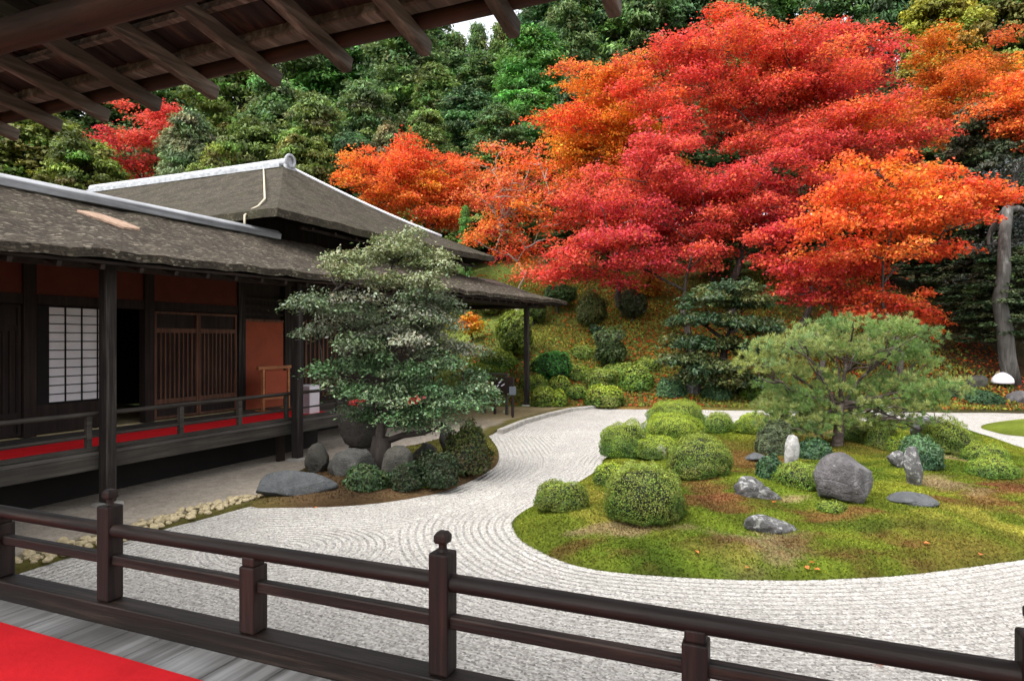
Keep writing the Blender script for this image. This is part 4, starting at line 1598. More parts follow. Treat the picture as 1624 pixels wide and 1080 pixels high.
# yellowish cobbles along the gravel edge
cob = []
for k in range(7):
    o = rock('cobble', 'yellowish cobble in the row along the left gravel edge', (0, 0, 0), (1, 0.8, 0.62), 'cobble', 100 + k, 0, 0.15, 'yellowish cobbles along the gravel edge', 'cobble', rough=0.06, cuts=8, sub=3)
    cob.append(o)
line = [(15, 903), (70, 888), (130, 872), (190, 855), (250, 836), (300, 820), (350, 806), (408, 792)]
LP = np.array([at(*p) for p in line])
seg = np.linalg.norm(np.diff(LP, axis=0), axis=1)
cum = np.r_[0, np.cumsum(seg)]
placed = []
nc = 0
for tr_ in range(4000):
    if nc >= 150: break
    s_ = rng.uniform(0, cum[-1]) if rng.random() < 0.8 else rng.uniform(0, cum[-1] * 0.4)
    p = np.array([np.interp(s_, cum, LP[:, i]) for i in range(3)])
    nrm = np.array([0.8, 0.6])
    p[:2] += nrm * rng.normal(-0.02, 0.085)
    sz = rng.uniform(0.065, 0.135)
    if any(np.linalg.norm(p[:2] - q) < (sz + r_) * 0.42 for q, r_ in placed):
        continue
    placed.append((p[:2].copy(), sz))
    src = cob[nc % 7]
    o = src if nc < 7 else src.copy()
    if nc >= 7: C.objects.link(o)
    o.location = (p[0], p[1], 0.034)
    o.scale = (sz, sz, sz * rng.uniform(0.8, 1.1))
    o.rotation_euler = (0, 0, rng.uniform(0, 6.28))
    nc += 1

# ================================================================== AZALEA MOUNDS AND OTHER SHRUBS
OL = [(0.08361, 0.1411, 0.01919), (0.1184, 0.1814, 0.02399), (0.1534, 0.1814, 0.03118)]
OL_T = (0.2332, 0.2911, 0.04579)
GR = [(0.07575, 0.1476, 0.02273), (0.1136, 0.207, 0.02778), (0.1439, 0.243, 0.02778)]
GR_T = (0.2893, 0.3525, 0.0459)
YG = [(0.1023, 0.1768, 0.01859), (0.1724, 0.249, 0.02479), (0.2155, 0.2892, 0.02686)]
YG_T = (0.3447, 0.4338, 0.04131)
DG = [(0.024, 0.06535, 0.02647), (0.039, 0.09, 0.03706), (0.0525, 0.1089, 0.03971)]
BG = [(0.0525, 0.1234, 0.05294), (0.075, 0.1597, 0.06618), (0.09747, 0.1887, 0.07276)]
GY = [(0.07574, 0.09747, 0.05164), (0.1033, 0.1275, 0.06309), (0.124, 0.15, 0.07461)]


def px_shrub(name, label, px, py, wpx, hpx, tints, top=None, ground=on_isl, leaf=0.019, dens=10500, group=None, **kw):
    p = ground(px, py)
    D = XD(p[0], p[1])[1]
    k = D / FPX
    wd = wpx * k
    c = p + FWD * wd * 0.36
    if ground is on_isl:
        c[2] = min(p[2], float(isl_h(c[None, :2])[0])) - 0.02
    ht = (hpx * k) * (0.84 if ground is on_isl else 1.0)
    return dome_shrub(name, label, c, wd, ht, tints, leaf=leaf, dens=dens, group=group, top_tint=top, **kw)


G1 = 'clipped azaleas on the moss island'
isl_list = [
    ('low olive azalea mound nearest the island\'s left shore', 893, 811, 86, 58, OL, OL_T),
    ('biggest brownish olive azalea dome in the island foreground', 1034, 833, 130, 108, OL, OL_T),
    ('olive azalea mound tucked behind the biggest foreground dome', 972, 771, 58, 42, OL, YG_T),
    ('fresh green azalea dome at the gravel edge, leftmost of the rear cluster', 991, 726, 77, 70, GR, GR_T),
    ('wide green azalea dome at the back of the left cluster', 1081, 683, 100, 56, GR, GR_T),
    ('bright yellow-green azalea dome in the middle of the left cluster', 1077, 698, 100, 46, YG, YG_T),
    ('small green azalea at the right end of the left cluster', 1146, 687, 46, 40, GR, GR_T),
    ('olive azalea mound behind the small white stone', 1050, 728, 78, 44, OL, YG_T),
    ('large broad olive azalea dome right of the small white stone', 1122, 758, 104, 78, OL, OL_T),
    ('yellow-green azalea mound under the left pine boughs', 1202, 688, 60, 40, YG, YG_T),
    ('brown-tinted yellow-green azalea leaning on the purple boulder', 1284, 777, 78, 52, YG, OL_T),
    ('olive azalea behind the little yellow-green ball, under the pine', 1406, 713, 54, 62, OL, OL_T),
    ('little yellow-green azalea ball beside the spiky dark shrub', 1429, 716, 48, 34, YG, YG_T),
    ('large olive azalea dome at the right rear of the island', 1520, 722, 84, 68, OL, GR_T),
    ('grey-green azalea mound at the right edge, behind its twin', 1580, 742, 68, 44, GR, GR_T),
    ('grey-green azalea mound at the right edge, in front of its twin', 1592, 759, 72, 40, GR, GR_T),
    ('tiny olive tuft at the foot of the purple boulder', 1328, 812, 46, 20, YG, OL_T),
    ('low green azalea behind the pine trunk', 1362, 700, 48, 34, GR, None),
]
for lab, px, py, wp_, hp_, ti, tp in isl_list:
    px_shrub('azalea_shrub', lab, px, py, wp_, hp_, ti, tp, group=G1)
px_shrub('shrub', 'grey-green fluffy shrub left of the white standing stone', 1236, 722, 54, 66, GY, None, leaf=0.045, lump=0.14, mat='leaf_soft', fine=0.3)
px_shrub('shrub', 'dark green glossy shrub below the white standing stone', 1229, 762, 44, 46, DG, None, leaf=0.035, mat='leaf_gloss', lump=0.12)
px_shrub('shrub', 'dark green low shrub right of the white standing stone', 1297, 730, 56, 36, DG, None, leaf=0.035, mat='leaf_gloss', lump=0.12)
px_shrub('shrub', 'dark blue-green spiky shrub behind the lichen-spotted standing stone', 1473, 745, 60, 66, DG, BG[2], leaf=0.055, fine=0.25, mat='leaf_gloss', lump=0.14)

BD = [(0.022, 0.042, 0.016), (0.032, 0.056, 0.020), (0.040, 0.052, 0.022)]
BF = [(0.035, 0.075, 0.025), (0.05, 0.095, 0.032), (0.06, 0.09, 0.03)]
G2 = 'shrubs on the bank under the clipped tree'
bank_list = [
    ('two-toned azalea at the gravel bend in front of the stone pillar', 740, 756, 84, 80, [(0.05, 0.075, 0.02), (0.08, 0.06, 0.028), (0.07, 0.085, 0.02)], (0.10, 0.13, 0.025)),
    ('dark green bushy shrub on the bank between pillar and tree trunk', 694, 776, 62, 54, BD, None),
    ('deep green shrub in front of the mossy brown rock', 640, 780, 56, 46, BD, None),
    ('low fresh green fern-like shrub in front of the dark lichen rock', 574, 783, 80, 40, BF, None),
    ('dim brownish shrub right beside the rounded mossy rock', 672, 757, 48, 40, [(0.03, 0.042, 0.018), (0.045, 0.045, 0.02)], None),
    ('small yellow-green sprig at the bank\'s front edge', 676, 774, 24, 20, YG, YG_T),
]
for lab, px, py, wp_, hp_, ti, tp in bank_list:
    px_shrub('bank_shrub', lab, px, py, wp_, hp_, ti, tp, ground=on_bank, group=G2, leaf=0.042, dens=2600, lump=0.15)

BD_ = [(0.03, 0.055, 0.02), (0.042, 0.07, 0.025)]
G3 = 'clipped shrubs on the far slope'
far_list = [
    ('olive clipped mound at the far gravel edge, nearest the corner post', 961, 648, 60, 37, OL, YG_T),
    ('dense olive ball at the right foot of the corner post', 862, 647, 42, 32, OL, GR_T),
    ('yellowish tuft right of the ball at the corner post', 886, 645, 28, 26, YG, YG_T),
    ('olive mound just behind the corner post\'s ball', 850, 622, 48, 26, OL, GR_T),
    ('small olive mound below the bright green bush', 888, 626, 38, 28, OL, GR_T),
    ('long olive mound behind the far gravel-edge mound', 959, 617, 64, 32, OL, OL_T),
    ('upright green clipped shrub right of the long olive mound', 1012, 622, 54, 42, GR, OL_T),
    ('small bluish-green ball on the far shore above the island cluster', 1067, 632, 48, 31, BG, None),
    ('bluish-green ball right of the small grey rock on the far shore', 1141, 636, 46, 30, BG, BG[2]),
    ('green dome half hidden by the left tip of the island pine', 1207, 636, 54, 36, GR, None),
    ('low dark green spreading shrub on the far right shore', 1572, 643, 60, 22, DG, None),
    ('low green mound between the yellowish tuft and the far gravel-edge mound', 915, 634, 36, 22, GR, OL_T),
    ('wide low green mound under the dark columnar shrub', 985, 600, 60, 24, GR, OL_T),
    ('broad mossy green mound right of the bright green bush', 920, 604, 50, 24, OL, GR_T),
    ('low dark mound at the foot of the cloud-pruned conifer, left side', 1098, 612, 50, 24, BD_, None),
    ('low dark mound at the foot of the cloud-pruned conifer, right side', 1175, 618, 56, 26, BD_, None),
    ('small olive mound above the upright green clipped shrub', 1030, 590, 44, 24, OL, OL_T),
    ('green mound on the mossy slope just right of the corner post, upper row', 858, 590, 40, 26, GR, GR_T),
    ('large soft green mound on the mossy slope left of the corner post', 790, 588, 60, 34, GR, GR_T),
    ('low green mound in the upper leaf-strewn slope left of the dark columnar shrub', 925, 570, 40, 22, OL, OL_T),
    ('low dark green mound on the far shore below the grey trunk', 1525, 632, 60, 24, BD_, None),
    ('yellow-green hedge-like mound behind the end railing', 775, 596, 86, 20, YG, YG_T),
]
for lab, px, py, wp_, hp_, ti, tp in far_list:
    px_shrub('slope_shrub', lab, px, py, wp_, hp_, ti, tp, ground=on_hill, group=G3, leaf=0.075, dens=1100, lump=0.10)
G4 = 'stalked shrubs higher on the far slope'
tall_list = [
    ('bright green bushy shrub on the mossy slope right of the corner post', 878, 606, 46, 44, 4, [(0.0435, 0.16, 0.0325), (0.06525, 0.208, 0.039)], (0.087, 0.288, 0.052)),
    ('dark columnar shrub in the middle of the leaf-strewn slope', 968, 588, 48, 62, 6, [(0.058, 0.088, 0.026), (0.0725, 0.112, 0.0325)], None),
    ('tall rounded green topiary left of the corner post', 815, 566, 56, 62, 6, [(0.1087, 0.16, 0.0234), (0.145, 0.2, 0.0286)], (0.203, 0.272, 0.039)),
    ('brownish green rounded shrub high on the slope, left of its darker neighbour', 937, 523, 46, 50, 8, [(0.087, 0.112, 0.0286), (0.116, 0.128, 0.0325)], None),
    ('very dark rounded shrub high on the orange slope', 1004, 515, 42, 44, 12, [(0.0435, 0.056, 0.0234), (0.058, 0.072, 0.026)], None),
    ('dull olive shrub high on the slope under the roof corner', 780, 505, 50, 40, 8, [(0.1015, 0.12, 0.0286), (0.1305, 0.144, 0.0325)], None),
    ('flat-topped dark green shrub above the roof corner', 884, 500, 50, 30, 18, [(0.0435, 0.096, 0.026), (0.058, 0.12, 0.0325)], None),
    ('dim green shrub on the slope left of the roof corner post top', 845, 520, 44, 40, 10, [(0.0725, 0.12, 0.026)], None),
    ('little dark green shrub under the brownish rounded one', 948, 536, 22, 16, 3, DG, None),
]
for lab, px, py, wp_, hp_, sk, ti, tp in tall_list:
    p = on_hill(px, py)
    k = XD(p[0], p[1])[1] / FPX
    dome_shrub('slope_bush', lab, p + FWD * 0.2, wp_ * k, hp_ * k, ti, leaf=0.10, dens=800, group=G4, top_tint=tp, lump=0.13, stalk=sk * k)

# ================================================================== CLIPPED EVERGREEN BY THE HALL
def L_(lst, D, dd, cols, pr, cnt=None, dens=1.0):
    out = []
    for q in lst:
        px, py, rx, ry = q[:4]
        cc = q[4] if len(q) > 4 else cols
        a_ = rx * ry * (D / FPX) ** 2
        n_ = max(3, int(dens * (a_ / (pr * pr * 0.35)) * 1.5)) if cnt is None else cnt
        ddk = min(dd, rx * D / FPX * 1.1)
        out.append((px, py, rx, ry, D + rng.uniform(-0.25, 0.25) * dd, ddk, n_, cc, pr))
    return out


tb_ = at(603, 752, 0.08)
CAM = [(0.1547, 0.1806, 0.1158), (0.1105, 0.1473, 0.08104), (0.2135, 0.2208, 0.1563), (0.09569, 0.1338, 0.0637)]
CAMT = [(0.1922, 0.215, 0.09952), (0.1622, 0.1954, 0.08456), (0.2163, 0.241, 0.1294)]  # paler top tier, with sky sheen put into the leaf colour
CAML = [(0.1047, 0.1915, 0.07962), (0.1427, 0.2248, 0.1085), (0.08556, 0.1582, 0.06509), (0.1902, 0.2582, 0.1375)]
top = [(640, 380, 42, 14), (622, 404, 74, 20), (556, 424, 46, 14), (684, 418, 46, 16), (618, 440, 62, 14), (690, 446, 36, 14), (545, 408, 20, 8)]
mid = [(520, 474, 46, 14), (560, 500, 68, 18), (640, 478, 78, 20), (700, 488, 36, 28), (505, 522, 26, 10), (622, 528, 88, 18), (562, 542, 40, 14), (700, 545, 66, 16), (742, 556, 30, 10), (655, 508, 60, 20)]
low = [(508, 586, 28, 14), (580, 570, 48, 16), (642, 580, 60, 16), (704, 578, 48, 14), (560, 622, 48, 14), (622, 618, 70, 20), (692, 618, 58, 18), (746, 612, 34, 24), (600, 656, 62, 16), (680, 654, 68, 14), (642, 668, 46, 10), (738, 640, 36, 12), (535, 610, 26, 10)]
TD = XD(tb_[0], tb_[1])[1]
lobes = L_(top, TD, 0.75, CAMT, 0.22, dens=1.35) + L_(mid, TD, 1.0, CAM, 0.24, dens=1.35) + L_(low, TD, 1.1, CAML, 0.24, dens=1.45)
ev = lobed_tree('clipped_evergreen', 'layered clipped evergreen tree with grey-green leaves in front of the thatched hall', 'tree', tb_, lobes, 'leaf_gloss', 'bark_dark',
                1250, 0.056, 0.028, tr=0.085, thick=0.24, droop=0.15, tilt=0.55, twig=0.25, twig_r=0.010, fork_pt=tb_ + np.array([0.02, 0.0, 0.75]), hv=0.08, vv=0.25)
mb = MB()
mb.tube([tb_ + np.array([0, 0, -0.1]), tb_ + UP * 0.25, tb_ + UP * 0.55 + RIGHT * 0.02], [0.24, 0.17, 0.13], 12)
p0, p1, p2, p3 = atd(612, 700, TD), atd(640, 690, TD - 0.1), atd(672, 686, TD - 0.1), atd(702, 672, TD - 0.1)
mb.tube([p0, p1, p2, p3], [0.05, 0.045, 0.04, 0.03], 8)
mb.build('branch', M['bark_dark'], ev, smooth=True)
# a few red blossoms
for bx, by in ((655, 634), (566, 638)):
    c = atd(bx, by, TD - 1.1)
    n_ = 14
    P = c + rng.normal(0, 1, (n_, 3)) * np.array([0.07, 0.07, 0.035])
    leaves_obj('blossom', [leaf_quads(P, rng.normal(size=(n_, 3)) - FWD * 0.8, 0.06, 0.045, jitter_col((0.26, 0.025, 0.022), n_, 0.1, 0.25))], M['leaf_soft'], ev, origin=None)

# ================================================================== PINE ON THE ISLAND
pb0 = on_isl(1330, 706)
PD = XD(pb0[0], pb0[1])[1]
PG = [(0.152, 0.2512, 0.06905), (0.2056, 0.2893, 0.08055), (0.1252, 0.2056, 0.06329), (0.2683, 0.3045, 0.09775)]
PY = [(0.303, 0.3398, 0.09775), (0.2576, 0.3116, 0.09775), (0.197, 0.2832, 0.1036)]
pine_l = [(1340, 518, 95, 14), (1262, 545, 68, 18, PY), (1420, 530, 56, 18), (1214, 575, 34, 18, PY), (1320, 556, 70, 16), (1440, 562, 40, 18), (1255, 585, 50, 12, PY), (1380, 548, 60, 16),
          (1262, 622, 60, 18), (1238, 650, 48, 24), (1440, 612, 82, 20), (1488, 624, 40, 13), (1404, 640, 58, 14), (1310, 604, 55, 14), (1296, 656, 56, 18), (1350, 640, 50, 14), (1245, 680, 34, 14), (1460, 640, 44, 10), (1300, 674, 46, 14), (1352, 668, 36, 12), (1418, 660, 46, 12), (1248, 662, 44, 20, PY), (1290, 640, 50, 16), (1390, 610, 60, 14)]


def pine_needles(lobes, per_pad, nn, L, Wd):
    PC, PR, PT, PL = pads_from_lobes(lobes)
    n = len(PC) * per_pad
    idx = np.repeat(np.arange(len(PC)), per_pad)
    th = rng.uniform(0, 6.28, n)
    r = np.sqrt(rng.random(n)) * PR[idx]
    tuft = PC[idx] + np.stack([r * np.cos(th), r * np.sin(th), rng.normal(0, 0.22, n) * PR[idx] - 0.2 * r * r / PR[idx]], -1)
    axis = unit(np.stack([np.cos(th) * r / PR[idx] * 0.8, np.sin(th) * r / PR[idx] * 0.8, np.full(n, 0.9)], -1) + rng.normal(0, 0.25, (n, 3)))
    k = np.repeat(np.arange(n), nn)
    m = len(k)
    T = unit(axis[k] + rng.normal(0, 0.55, (m, 3)))
    ls = L * rng.uniform(0.7, 1.2, m)
    P = tuft[k] + T * ls[:, None] * 0.5
    col = jitter_col(np.repeat(PT[idx], nn, 0), m, 0.08, 0.25)
    Nn = rng.normal(size=(m, 3))
    Nn = Nn - T * (Nn * T).sum(1, keepdims=True)
    return leaf_quads(P, Nn, ls, Wd, col, T=T, fold=0.0), (PC, PR, PT, PL)


def pine_tree(name, label, base, lobes, per_pad, nn, L, Wd, tr, barkm, group=None, fork_pt=None, mat='needle', twig_n=0.9):
    root = empty(name, base, label, 'pine tree', group)
    q, (PC, PR, PT, PL) = pine_needles(lobes, per_pad, nn, L, Wd)
    leaves_obj('needles', [q], M[mat], root, origin=base)
    mb = MB()
    fp = fork_pt
    pth = limb_path(base - UP * 0.15, fp, 0.0, 8, 0.08)
    mb.tube(pth, [tr * (1.3 - 0.5 * i / 7) for i in range(8)], 12)
    for li in range(len(lobes)):
        sel = np.where(PL == li)[0]
        c = PC[sel].mean(0) - UP * 0.12
        s = pth[rng.integers(4, 8)]
        lp = limb_path(s, c, -0.03, 9, 0.10)
        r0 = tr * 0.42
        mb.tube(lp, [r0 * (1 - 0.65 * i / 8) for i in range(9)], 8)
        for i in sel:
            for _ in range(2):
                if rng.random() < twig_n:
                    e = PC[i] + rng.normal(0, 0.5, 3) * PR[i] * np.array([1, 1, 0.2]) - UP * 0.05
                    tp = limb_path(lp[rng.integers(4, 9)], e, -0.04, 6, 0.12)
                    mb.tube(tp, [0.019 * (1 - 0.7 * j / 5) for j in range(6)], 5)
    mb.build('trunk', M[barkm], root, smooth=True, origin=base)
    return root


plob = L_(pine_l, PD, 1.15, PG, 0.24, dens=1.75)
pine_tree('garden_pine', 'spreading green garden pine with bare brown limbs on the moss island', pb0, plob, 14, 40, 0.084, 0.005, 0.075, 'bark_red', fork_pt=atd(1335, 640, PD), twig_n=0.2)

# cloud-pruned conifer at the foot of the slope
nb = on_hill(1148, 632)
ND = XD(nb[0], nb[1])[1]
NP = [(0.04284, 0.0819, 0.03226), (0.03332, 0.06552, 0.02822), (0.0714, 0.09282, 0.03024), (0.0952, 0.1037, 0.03024)]
niw = [(1152, 455, 46, 8), (1122, 478, 54, 10), (1192, 478, 42, 9), (1100, 505, 44, 9), (1162, 508, 64, 10), (1212, 520, 32, 9), (1092, 540, 40, 9), (1142, 545, 54, 10), (1196, 556, 44, 12), (1078, 566, 32, 8),
       (1130, 580, 46, 10), (1172, 600, 42, 12), (1218, 570, 26, 18), (1110, 600, 30, 8)]
nl = L_(niw, ND, 1.6, NP, 0.42, dens=2.4)
lobed_tree('cloud_pruned_conifer', 'dark layered cloud-pruned conifer at the foot of the slope behind the gravel', 'tree', nb, nl, 'needle', 'bark_dark', 420, 0.14, 0.06, tr=0.12,
           thick=0.22, droop=0.1, tilt=0.6, twig=0.3, fork_pt=atd(1150, 540, ND))

# ================================================================== MAPLES
RED = [(0.5676, 0.063, 0.0495), (0.602, 0.0945, 0.054), (0.4988, 0.0468, 0.0504), (0.6278, 0.153, 0.054), (0.5848, 0.0765, 0.063)]
CRI = [(0.4988, 0.0495, 0.0675), (0.5504, 0.0612, 0.0675), (0.4128, 0.0342, 0.0495), (0.602, 0.108, 0.09), (0.5676, 0.09, 0.054)]
SCA = [(0.68, 0.105, 0.038), (0.64, 0.075, 0.036), (0.70, 0.15, 0.04)]
ORA = [(0.70, 0.20, 0.035), (0.67, 0.155, 0.033), (0.72, 0.26, 0.042), (0.65, 0.12, 0.038)]
YEL = [(0.68, 0.31, 0.035), (0.64, 0.26, 0.03), (0.69, 0.21, 0.03)]
GOL = [(0.42, 0.14, 0.014), (0.48, 0.18, 0.016), (0.36, 0.10, 0.012), (0.50, 0.13, 0.014)]
PNK = [(0.60, 0.16, 0.07), (0.56, 0.10, 0.05), (0.62, 0.20, 0.06)]


def blend_field(PC, PT):
    n = len(PC)
    f = sn(PC * np.array([1, 1, 1.6]), 0.33, 301)
    g = sn(PC, 0.8, 302)
    alt = np.array(ORA + PNK + SCA)[rng.integers(0, len(ORA + PNK + SCA), n)]
    dk = np.array(CRI)[rng.integers(0, len(CRI), n)]
    wa = (np.clip(0.55 * f + 0.30 * g, 0, 0.75) * rng.uniform(0.5, 1.2, n)).clip(0, 1)[:, None]
    wd_ = (np.clip(-0.45 * f + 0.2 * g - 0.1, 0, 0.5) * rng.uniform(0.4, 1.2, n)).clip(0, 1)[:, None]
    PT = PT * (1 - wa) + alt * wa
    return PT * (1 - wd_) + dk * wd_


def maple(label, bpx, bD, lobes, tr=0.17, bark='bark', per=230, L=0.112, W=0.08, group='autumn maples on the slope', **kw):
    b = hill_at(bpx, bD)
    kw.setdefault('fork', 0.30)
    kw.setdefault('field', blend_field)
    return lobed_tree('maple_tree', label, 'maple tree', b, lobes, 'leaf_maple', bark, per, L, W, tr=tr, group=group, thick=kw.pop('thick', 0.26), droop=0.14, tilt=0.62, cmix=0.30, twig=kw.pop('twig', 0.30), hv=0.11, vv=0.27, **kw)


# huge red maple in the middle: upper crown
D_ = 27.0
maple('huge red maple rising highest in the middle of the picture', 1160, 25.5,
      L_([(1160, 60, 60, 36, RED), (1080, 85, 60, 34, RED), (1030, 150, 50, 34, SCA), (1130, 150, 80, 40, RED), (1240, 70, 70, 40, RED), (1330, 55, 60, 30, RED), (1400, 70, 44, 26, RED), (1300, 110, 80, 36, RED),
          (1230, 150, 80, 36, RED), (1350, 150, 50, 30, CRI), (1190, 215, 80, 30, CRI), (1400, 105, 30, 30, CRI), (1160, 20, 20, 16, SCA)], D_, 2.6, RED, 0.70, dens=0.84) + L_([(1210, 130, 190, 85)], 28.6, 1.4, RED + CRI + SCA, 0.80, dens=0.75), tr=0.17)
maple('deep crimson maple with layered boughs below the huge red one', 1095, 24.0,
      L_([(1080, 225, 70, 28, CRI), (1010, 275, 70, 26, CRI), (950, 320, 60, 26, CRI), (1110, 290, 80, 28, CRI), (1200, 275, 80, 28, CRI), (1050, 340, 80, 28, CRI), (960, 380, 66, 26, CRI), (1140, 350, 70, 26, CRI),
          (1090, 405, 70, 26, CRI), (1010, 420, 60, 22, CRI), (900, 410, 50, 22, RED), (1200, 335, 60, 26, CRI), (1060, 190, 40, 22, RED), (870, 440, 30, 18, RED), (960, 440, 40, 16, CRI)], 24.6, 2.0, CRI, 0.62, dens=0.88) + L_([(1050, 330, 175, 95)], 26.4, 1.2, CRI + RED + CRI + ORA[:1], 0.75, dens=0.75), tr=0.13)
maple('red maple with wide flat sprays right of centre', 1265, 25.0,
      L_([(1330, 190, 80, 26, RED), (1390, 170, 50, 24, RED), (1270, 230, 80, 28, CRI), (1350, 245, 70, 26, RED), (1420, 215, 50, 22, CRI), (1460, 205, 34, 18, CRI), (1290, 290, 70, 26, CRI), (1230, 310, 50, 24, CRI), (1250, 370, 60, 24, CRI)],
         25.2, 1.8, RED, 0.62, dens=0.88) + L_([(1330, 240, 110, 70)], 26.6, 1.0, RED + CRI + ORA[:1], 0.75, dens=0.75), tr=0.12)
maple('yellow-orange maple glowing at the left flank of the red ones', 985, 27.5,
      L_([(1000, 110, 40, 30, PNK), (950, 150, 50, 36, ORA), (925, 195, 50, 26, SCA), (985, 190, 50, 40, YEL), (910, 240, 44, 26, YEL), (960, 240, 60, 30, YEL), (1020, 215, 50, 30, YEL), (900, 275, 40, 20, ORA), (970, 290, 50, 26, ORA), (920, 110, 30, 18, PNK), (880, 190, 24, 14, SCA), (1060, 260, 40, 22, YEL)],
         29.0, 2.0, YEL, 0.66, dens=0.88) + L_([(965, 210, 75, 85)], 30.4, 1.2, YEL + ORA, 0.75, dens=0.75), tr=0.12, field=lambda a_, b_: b_)
maple('orange maple spreading low sprays at right above the pine', 1420, 21.0,
      L_([(1380, 255, 60, 24, ORA), (1450, 265, 60, 22, ORA), (1330, 300, 50, 22, SCA), (1420, 305, 80, 22, ORA), (1500, 300, 60, 18, SCA), (1560, 305, 40, 16, SCA), (1360, 345, 70, 22, SCA), (1450, 345, 70, 20, ORA), (1520, 345, 44, 14, SCA), (1290, 360, 50, 22, SCA),
          (1420, 390, 60, 16, ORA), (1500, 395, 50, 14, SCA), (1340, 395, 60, 18, SCA), (1550, 335, 30, 14, SCA), (1300, 405, 40, 14, RED), (1575, 318, 30, 12, SCA), (1480, 320, 60, 16, ORA), (1530, 290, 40, 12, SCA)], 20.4, 1.7, ORA, 0.52, dens=0.97) + L_([(1430, 325, 130, 60)], 21.6, 0.8, ORA + SCA, 0.62, dens=0.75), tr=0.11)
maple('scarlet maple boughs hanging just above the island pine', 1300, 22.0,
      L_([(1240, 410, 50, 22, RED), (1290, 435, 60, 20, RED), (1350, 420, 50, 18, RED), (1260, 465, 50, 18, CRI), (1310, 475, 50, 14, RED), (1380, 470, 40, 12, SCA), (1420, 485, 40, 14, SCA), (1350, 495, 50, 12, SCA), (1220, 370, 40, 20, CRI), (1460, 500, 24, 10, SCA)],
         21.9, 1.3, RED, 0.46, dens=1.01) + L_([(1310, 440, 100, 48)], 22.9, 0.8, RED + SCA, 0.60, dens=0.75), tr=0.12)
maple('golden brown maple below the sky gap at upper right', 1530, 29.5,
      L_([(1470, 75, 50, 22, GOL), (1540, 70, 50, 24, GOL), (1500, 130, 60, 22, ORA), (1570, 120, 44, 22, GOL), (1460, 165, 40, 20, GOL), (1530, 170, 50, 20, GOL), (1490, 215, 50, 18, GOL), (1560, 205, 40, 18, GOL), (1430, 190, 30, 16, GOL)], 30.0, 1.8, GOL, 0.66, dens=0.76) + L_([(1515, 140, 80, 65)], 31.4, 1.0, GOL + ORA, 0.75, dens=0.6), tr=0.11)
maple('bright orange maple cut by the right picture edge', 1660, 23.5,
      L_([(1620, 120, 30, 26, ORA), (1600, 165, 40, 26, ORA), (1640, 160, 50, 40, ORA), (1610, 205, 34, 22, SCA), (1680, 210, 60, 40, ORA), (1640, 90, 30, 20, YEL), (1700, 130, 60, 40, ORA)], 24.0, 1.6, ORA, 0.58, dens=0.92), tr=0.12)
maple('orange maple behind the upper roof ridge', 650, 30.5,
      L_([(650, 235, 50, 16, SCA), (590, 258, 50, 18, ORA), (700, 250, 40, 14, SCA), (560, 280, 36, 14, ORA), (620, 285, 60, 18, ORA), (690, 290, 40, 20, YEL), (720, 305, 34, 24, ORA), (660, 315, 50, 18, ORA), (690, 345, 44, 18, SCA), (640, 260, 50, 18, SCA), (740, 270, 26, 12, SCA), (720, 345, 30, 16, ORA)], 31.0, 2.0, ORA, 0.62, dens=1.05) + L_([(650, 295, 90, 50)], 32.4, 1.0, ORA + SCA, 0.75, dens=0.7), tr=0.11)
maple('thin pinkish maple with pale trunk between roof and red crowns', 815, 26.0,
      L_([(805, 235, 44, 20, PNK), (850, 250, 36, 20, SCA), (770, 265, 36, 18, PNK), (820, 290, 60, 22, PNK), (780, 320, 50, 20, PNK), (850, 330, 50, 20, ORA), (800, 365, 50, 18, ORA), (850, 385, 44, 18, SCA), (770, 375, 34, 12, ORA), (815, 405, 40, 14, ORA), (880, 300, 34, 18, ORA), (880, 360, 30, 16, SCA), (845, 430, 34, 12, RED)],
         26.5, 1.8, PNK, 0.55, dens=0.71) + L_([(815, 330, 66, 100)], 28.2, 1.0, PNK + ORA + RED, 0.65, dens=0.6), tr=0.10, bark='bark_pale', per=120, twig=0.7, twig_r=0.018)
maple('far red maple behind the hall roofs at upper left', 250, 40.0,
      L_([(225, 190, 60, 18, RED), (280, 178, 26, 14, RED), (190, 215, 44, 14, CRI), (245, 220, 50, 18, RED), (215, 245, 40, 20, CRI), (240, 275, 40, 14, RED), (270, 200, 30, 16, RED)], 40, 2.2, RED, 0.9, dens=0.6), tr=0.2, per=110, L=0.17, W=0.12)
maple('small orange-red maple low behind the pine at right', 1490, 24.5,
      L_([(1480, 535, 40, 12, ORA), (1510, 545, 30, 10, SCA), (1500, 575, 24, 10, SCA), (1475, 505, 30, 9, SCA), (1450, 470, 30, 9, ORA), (1540, 530, 24, 8, ORA)], 24.5, 0.9, SCA, 0.34, dens=0.6), tr=0.06, L=0.13, W=0.09)
maple('little yellow maple by the clipped tree under the eave', 748, 27.0,
      L_([(742, 508, 14, 12, YEL), (752, 520, 16, 10, [(0.45, 0.38, 0.03)])], 26.5, 0.6, YEL, 0.30, cnt=7), tr=0.05, L=0.13, W=0.09)
maple('yellow-leaved sapling under the crimson boughs', 1025, 29.0,
      L_([(1030, 448, 20, 12, [(0.50, 0.36, 0.03), (0.40, 0.28, 0.03)]), (1015, 462, 16, 8, [(0.45, 0.30, 0.03)])], 28.5, 0.8, YEL, 0.38, cnt=8), tr=0.05, L=0.14, W=0.10)

